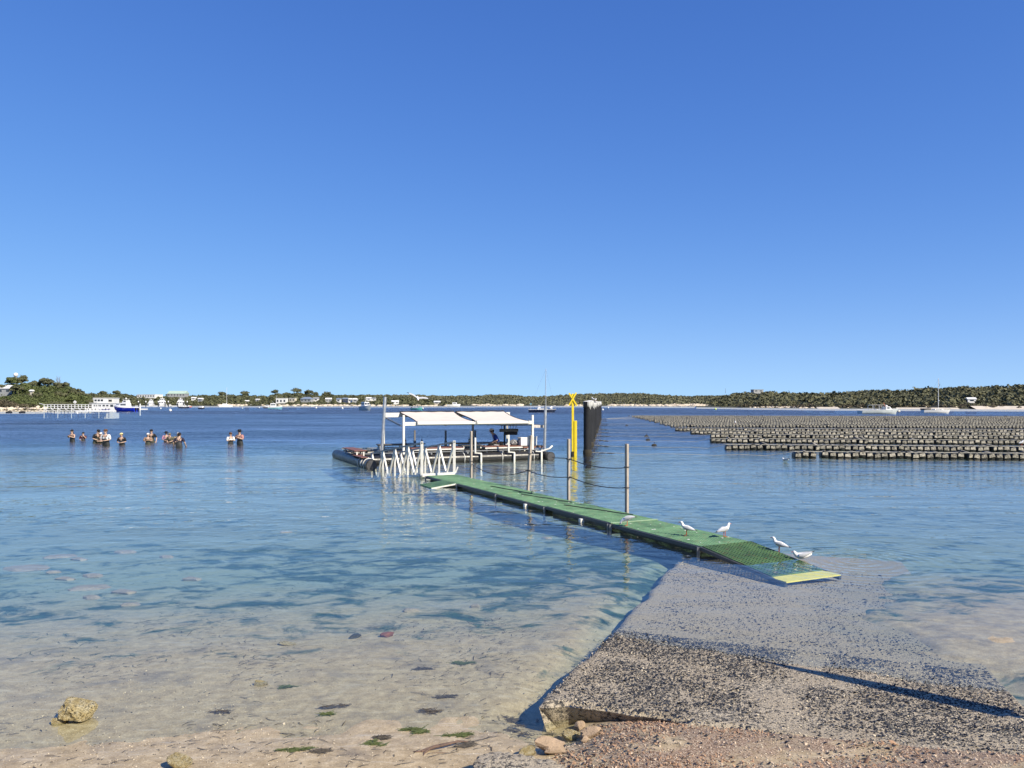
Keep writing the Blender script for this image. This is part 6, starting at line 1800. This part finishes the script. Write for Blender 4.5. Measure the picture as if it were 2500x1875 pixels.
sl2 = b.build('concrete_fragment', SLABM, smooth=False)
tag(sl2, 'broken grey concrete fragment with dark pitted end at the bottom edge', 'concrete block')

# ------------------------------------------------------------------ shells and weed scraps: uncountable scatter
def flakes(name, P, size, mat, label, cat, lift=0.004, flat=0.5, aspect=0.55, rng=np.random.default_rng(4), kind='stuff'):
    n = len(P)
    a = rng.uniform(0, 6.283, n); tz = rng.normal(0, flat, n); tx = rng.normal(0, flat, n)
    s = size * rng.lognormal(0, 0.4, n)
    ux = np.stack([np.cos(a), np.sin(a), tz * 0.5], -1); uy = np.stack([-np.sin(a), np.cos(a), tx * 0.5], -1)
    uz = np.cross(ux, uy)
    s = s[:, None]
    P = P + np.array([0, 0, lift])
    V = np.stack([P - ux * s, P - uy * s * aspect, P + ux * s, P + uy * s * aspect, P + uz * s * 0.45], 1).reshape(-1, 3)
    k = np.arange(n)[:, None] * 5
    T = np.concatenate([k + np.array([0, 1, 4]), k + np.array([1, 2, 4]), k + np.array([2, 3, 4]), k + np.array([3, 0, 4])])
    o = np_mesh(name, V, T, mat)
    return tag(o, label, cat, kind=kind)
rng = np.random.default_rng(99)
# crusted shells on the slab, thinner where it is bare
def slab_scatter(n, s0, s1, dens):
    S = rng.uniform(s0, s1, n); T = rng.uniform(0.02, SLAB_W - 0.02, n)
    keep = rng.uniform(0, 1, n) < dens(S, T)
    S, T = S[keep], T[keep]
    return np.stack([SC.x + AX.x * S + AXP.x * T, SC.y + AX.y * S + AXP.y * T, slab_h(S, T)], -1)
def dens(S, T):
    bare = np.exp(-((T - 1.95 - 0.12 * S) / 0.16) ** 2) * 0.75
    return np.clip(0.62 + 1.3 * vnoise(S, T, 0.35, 71) + 0.7 * vnoise(S, T, 1.3, 72) - bare - 0.35 * (1 - sstep(S, 0.0, 0.45)) + 0.3 * sstep(S, 1.6, 2.4), 0.06, 1)
SHD = M('black_mussel_shell', (0.03, 0.032, 0.036), 0.55, 0.5, 40.0)
SHG = M('shell_grit_cream', (0.50, 0.43, 0.32), 0.85, 0.3, 40.0)
SHP = M('bleached_shell', (0.47, 0.41, 0.31), 0.8, 0.25, 40.0)
flakes('slab_shell_crust', slab_scatter(32000, -0.02, 2.9, dens), 0.0082, SHD, 'crust of small dark shells on the boat ramp', 'shells', 0.003, 1.1, 0.6)
flakes('slab_pale_shells', slab_scatter(12000, -0.02, 2.9, lambda S, T: 0.6 + 0 * S), 0.006, SHP, 'bleached shell chips on the boat ramp', 'shells', 0.003, 0.9, 0.7)
flakes('sunken_shell_crust', slab_scatter(14000, 2.7, 8.5, lambda S, T: np.clip(0.45 + 1.2 * vnoise(S, T, 0.5, 74), 0, 1)), 0.010, SHD, 'dark shell crust on the submerged part of the ramp', 'shells', 0.002, 0.6, 0.5)
def ground_scatter(n, x0, x1, y0, y1, dens):
    X = rng.uniform(x0, x1, n); Y = rng.uniform(y0, y1, n)
    keep = (rng.uniform(0, 1, n) < dens(X, Y))
    s = (X - SC.x) * AX.x + (Y - SC.y) * AX.y; t = (X - SC.x) * AXP.x + (Y - SC.y) * AXP.y
    keep &= ~((s > -0.03) & (t > -0.02) & (t < SLAB_W))
    X, Y = X[keep], Y[keep]
    return np.stack([X, Y, ground_z(X, Y)], -1)
flakes('shell_grit', ground_scatter(24000, -5, 5, 5.0, 8.2, lambda X, Y: np.clip(1.0 - 0.33 * (Y - 5.4) + vnoise(X, Y, 0.5, 81), 0, 1)), 0.0042, SHG, 'pale shell grit on the shore sand', 'shell grit', 0.002, 0.7, 0.7)
flakes('dark_grit', ground_scatter(4200, -5, 5, 5.0, 9.5, lambda X, Y: np.clip(0.55 + 1.3 * vnoise(X, Y, 0.6, 82), 0, 1)), 0.005, SHD, 'dark shell and bark grit on the shore sand', 'shell grit', 0.002, 0.7, 0.5)
REDW = M('red_brown_weed_chips', (0.21, 0.12, 0.075), 0.8, 0.4, 30.0, c2=(0.38, 0.24, 0.15))
flakes('rusty_weed_chips', ground_scatter(15000, 0.3, 4.6, 4.9, 7.0, lambda X, Y: np.clip(0.5 + 1.6 * vnoise(X, Y, 0.45, 83), 0, 1)), 0.0095, REDW, 'rusty brown weed and shell chips in front of the ramp', 'weed', 0.004, 1.0, 0.5)
flakes('rusty_pale_chips', ground_scatter(9000, 0.3, 4.6, 4.9, 7.0, lambda X, Y: 0.7 + 0 * X), 0.006, M('peach_shell', (0.54, 0.42, 0.31), 0.8, 0.2, 40.0), 'peach shell chips in front of the ramp', 'shells', 0.004, 0.9, 0.6)
flakes('dark_ramp_chips', ground_scatter(5000, 0.3, 4.6, 4.9, 7.0, lambda X, Y: np.clip(0.3 + 1.8 * vnoise(X, Y, 0.3, 86), 0, 1)), 0.009, SHD, 'dark mussel chips in the gravel in front of the ramp', 'shells', 0.006, 1.0, 0.6)
# seagrass threads: thin dark strands on sand and shallow seabed
def strands(name, P, ln, mat, label, w=0.0035, bias=None):
    n = len(P)
    a = rng.normal(0.25, 0.7, n)
    l = ln * rng.lognormal(0, 0.5, n)
    d = np.stack([np.cos(a), np.sin(a), 0 * a], -1); nn = np.stack([-np.sin(a), np.cos(a), 0 * a], -1)
    cv = rng.normal(0, 0.25, n)[:, None]
    P = P + np.array([0, 0, 0.006])
    L_ = l[:, None]
    pts = [P - d * L_ * 0.5, P + nn * cv * L_ * 0.4, P + d * L_ * 0.5]
    up = np.array([0, 0, w])
    V = np.stack([pts[0] - nn * w, pts[0] + nn * w, pts[1] - nn * w + up, pts[1] + nn * w + up, pts[2] - nn * w * 0.5, pts[2] + nn * w * 0.5], 1).reshape(-1, 3)
    k = np.arange(n)[:, None] * 6
    Q = np.concatenate([k + np.array([0, 2, 3, 1]), k + np.array([2, 4, 5, 3])])
    tag(np_mesh(name, V, Q, mat), label, 'seagrass', kind='stuff')
SGR = M('dead_seagrass', (0.045, 0.036, 0.026), 0.85, 0.4, 30.0)
strands('seagrass_litter', ground_scatter(3600, -5, 1.4, 5.0, 10.5, lambda X, Y: np.clip(0.25 + 2.0 * vnoise(X, Y, 0.8, 84) + 0.5 * np.exp(-((X - 0.6) ** 2 + (Y - 6.3) ** 2) / 0.5), 0, 1)), 0.055, SGR, 'threads of dead seagrass scattered on sand and shallows')
strands('green_weed_threads', ground_scatter(3000, -8, 3, 8.5, 13.5, lambda X, Y: np.clip(0.1 + 2.4 * vnoise(X, Y, 1.0, 85), 0, 1)), 0.07, M('green_weed', (0.035, 0.06, 0.03), 0.8, 0.3, 20.0), 'threads of green weed on the shallow seabed', 0.004)
# tufts of weed one can point to
def tuft(px, py, r, mat, lb, seed, n=150):
    zz = 0.05
    for _ in range(6):
        p = W(px, py, zz); zz = gz(p.x, p.y)
    g = np.random.default_rng(seed)
    r = r * 0.75
    kc = g.normal(0, 1, (7, 2)) * np.array([r * 0.75, r * 0.30]); ki = g.integers(0, 7, n)
    P = np.stack([kc[ki, 0] + g.normal(0, r * 0.22, n), kc[ki, 1] + g.normal(0, r * 0.10, n), np.abs(g.normal(0, 0.006, n)) + 0.003], -1)
    a = g.normal(0.15, 0.45, n); l = 0.026 * g.lognormal(0, 0.5, n)[:, None]
    d = np.stack([np.cos(a), np.sin(a), g.normal(0, 0.10, n)], -1); nn = np.stack([-np.sin(a), np.cos(a), 0.3 + 0 * a], -1); w = 0.0024
    V = np.stack([P - d * l - nn * w, P - d * l + nn * w, P + d * l + nn * w, P + d * l - nn * w], 1).reshape(-1, 3)
    o = np_mesh('weed_tuft', V, np.arange(n * 4).reshape(-1, 4), mat)
    o.location = (p.x, p.y, zz)
    tag(o, lb, 'weed', 'tufts of weed on the shore')
GWD = M('bright_green_weed', (0.085, 0.105, 0.03), 0.7, 0.3, 30.0); DWD = M('dark_weed', (0.085, 0.072, 0.055), 0.8, 0.4, 30.0)
for i, a in enumerate(((728, 1832, 0.10, GWD, 'green weed tuft at the lower middle left, tip of a dark clump'), (780, 1836, 0.10, DWD, 'dark weed clump at the lower middle left beside green weed'), (697, 1678, 0.07, GWD, 'green weed tuft right of the small yellow stone in the shallows'), (915, 1817, 0.06, GWD, 'green weed tuft on sand left of the driftwood'),
                       (1005, 1783, 0.06, GWD, 'green weed strip on wet sand above the driftwood'), (1025, 1789, 0.05, GWD, 'small green weed tuft just above the driftwood'), (1125, 1797, 0.08, GWD, 'green weed tuft at the right end of the driftwood'), (1140, 1820, 0.14, DWD, 'dark weed bed right of the driftwood'),
                       (825, 1727, 0.09, DWD, 'dark weed tuft in thin water left of centre'), (802, 1746, 0.04, GWD, 'small green scrap in thin water left of centre'), (1092, 1702, 0.12, DWD, 'dark weed tuft in the shallows near the slab'), (1040, 1738, 0.12, DWD, 'dark weed streak on wet sand above the driftwood'), (540, 1740, 0.06, DWD, 'dark weed scrap in thin water, left centre'),
                       (925, 1802, 0.05, DWD, 'dark weed scrap above the green tuft left of the driftwood'), (1255, 1790, 0.20, DWD, 'wide dark weed bed left of the rubble'), (1240, 1760, 0.14, DWD, 'upper dark weed patch left of the slab corner'), (1030, 1634, 0.07, DWD, 'faint weed tuft under water, middle'), (1140, 1620, 0.09, GWD, 'olive weed tuft under water left of the slab'))):
    tuft(*a, seed=i)
# driftwood twig
zz = 0.08
p = W(1080, 1812, zz)
DW = M('driftwood', (0.13, 0.085, 0.065), 0.85, 0.4, 20.0, 0.6)
e = empty('driftwood_branch', (p.x, p.y, gz(p.x, p.y)), 0, 'brown driftwood twig lying on the wet sand at the lower centre', 'branch')
MB().path([(-0.16, -0.09, 0.02), (-0.06, -0.03, 0.03), (0.04, 0.01, 0.035), (0.12, 0.07, 0.03), (0.20, 0.10, 0.015)], [0.012, 0.014, 0.012, 0.009, 0.004], 7).build('stem', DW, e)
MB().path([(-0.10, -0.06, 0.025), (-0.13, -0.11, 0.02), (-0.14, -0.17, 0.01)], [0.010, 0.008, 0.004], 6).build('fork', DW, e)
MB().path([(-0.15, -0.085, 0.02), (-0.20, -0.10, 0.025), (-0.22, -0.09, 0.02)], [0.008, 0.005, 0.003], 6).build('fork', DW, e)
MB().path([(-0.11, -0.10, 0.01), (0.0, -0.09, 0.01), (0.06, -0.085, 0.008)], [0.004, 0.004, 0.002], 5).build('twig', DW, e)

# ------------------------------------------------------------------ unseen shadow caster, assumed a folded umbrella, added for its shadow on the ramp
sd = Vector((-SUN_H.x, -SUN_H.y, 0))
tip_sh = W(1835, 1609, 0.0)
HU = 3.1
base = tip_sh - sd * ((HU - 0.05) / math.tan(SUN_EL))
zb = gz(base.x, base.y)
base = tip_sh - sd * ((HU + zb) / math.tan(SUN_EL)); zb = gz(base.x, base.y)
e = empty('assumed_umbrella', (base.x, base.y, zb), 0.3, 'tall folded umbrella out of view, assumed from its slanting shadow across the boat ramp', 'umbrella')
MB().tube((0, 0, 0), (0, 0, HU), 0.024, n=10).build('pole', ALU, e)
MB().lathe([(0.26, 0.0), (0.26, 0.05), (0.06, 0.09), (0.05, 0.25), (0.03, 0.25)], n=20).build('foot', STEEL, e)
n = 10
rings = []
for f in np.linspace(0, 1, 12):
    R0 = 0.012 + 0.115 * min(1, f * 1.5) ** 0.8 - 0.02 * max(0, f - 0.8)
    rings.append([Vector((R0 * (1 + 0.28 * math.cos(n / 2 * a)) * math.cos(a), R0 * (1 + 0.28 * math.cos(n / 2 * a)) * math.sin(a), HU - 0.02 - 1.75 * f)) for a in np.linspace(0, 2 * math.pi, 41)[:-1]])
MB().loft(rings).build('folded_canopy', CANV, e, smooth=True)
for a in (0.4, 2.5, 4.6):
    MB().loft([[Vector((0.09 * math.cos(a + s), 0.09 * math.sin(a + s), HU - 1.7)), Vector((0.13 * math.cos(a + s), 0.13 * math.sin(a + s), HU - 1.95))] for s in (-0.3, 0, 0.3)], 0, False, False).build('flap', CANV, e)
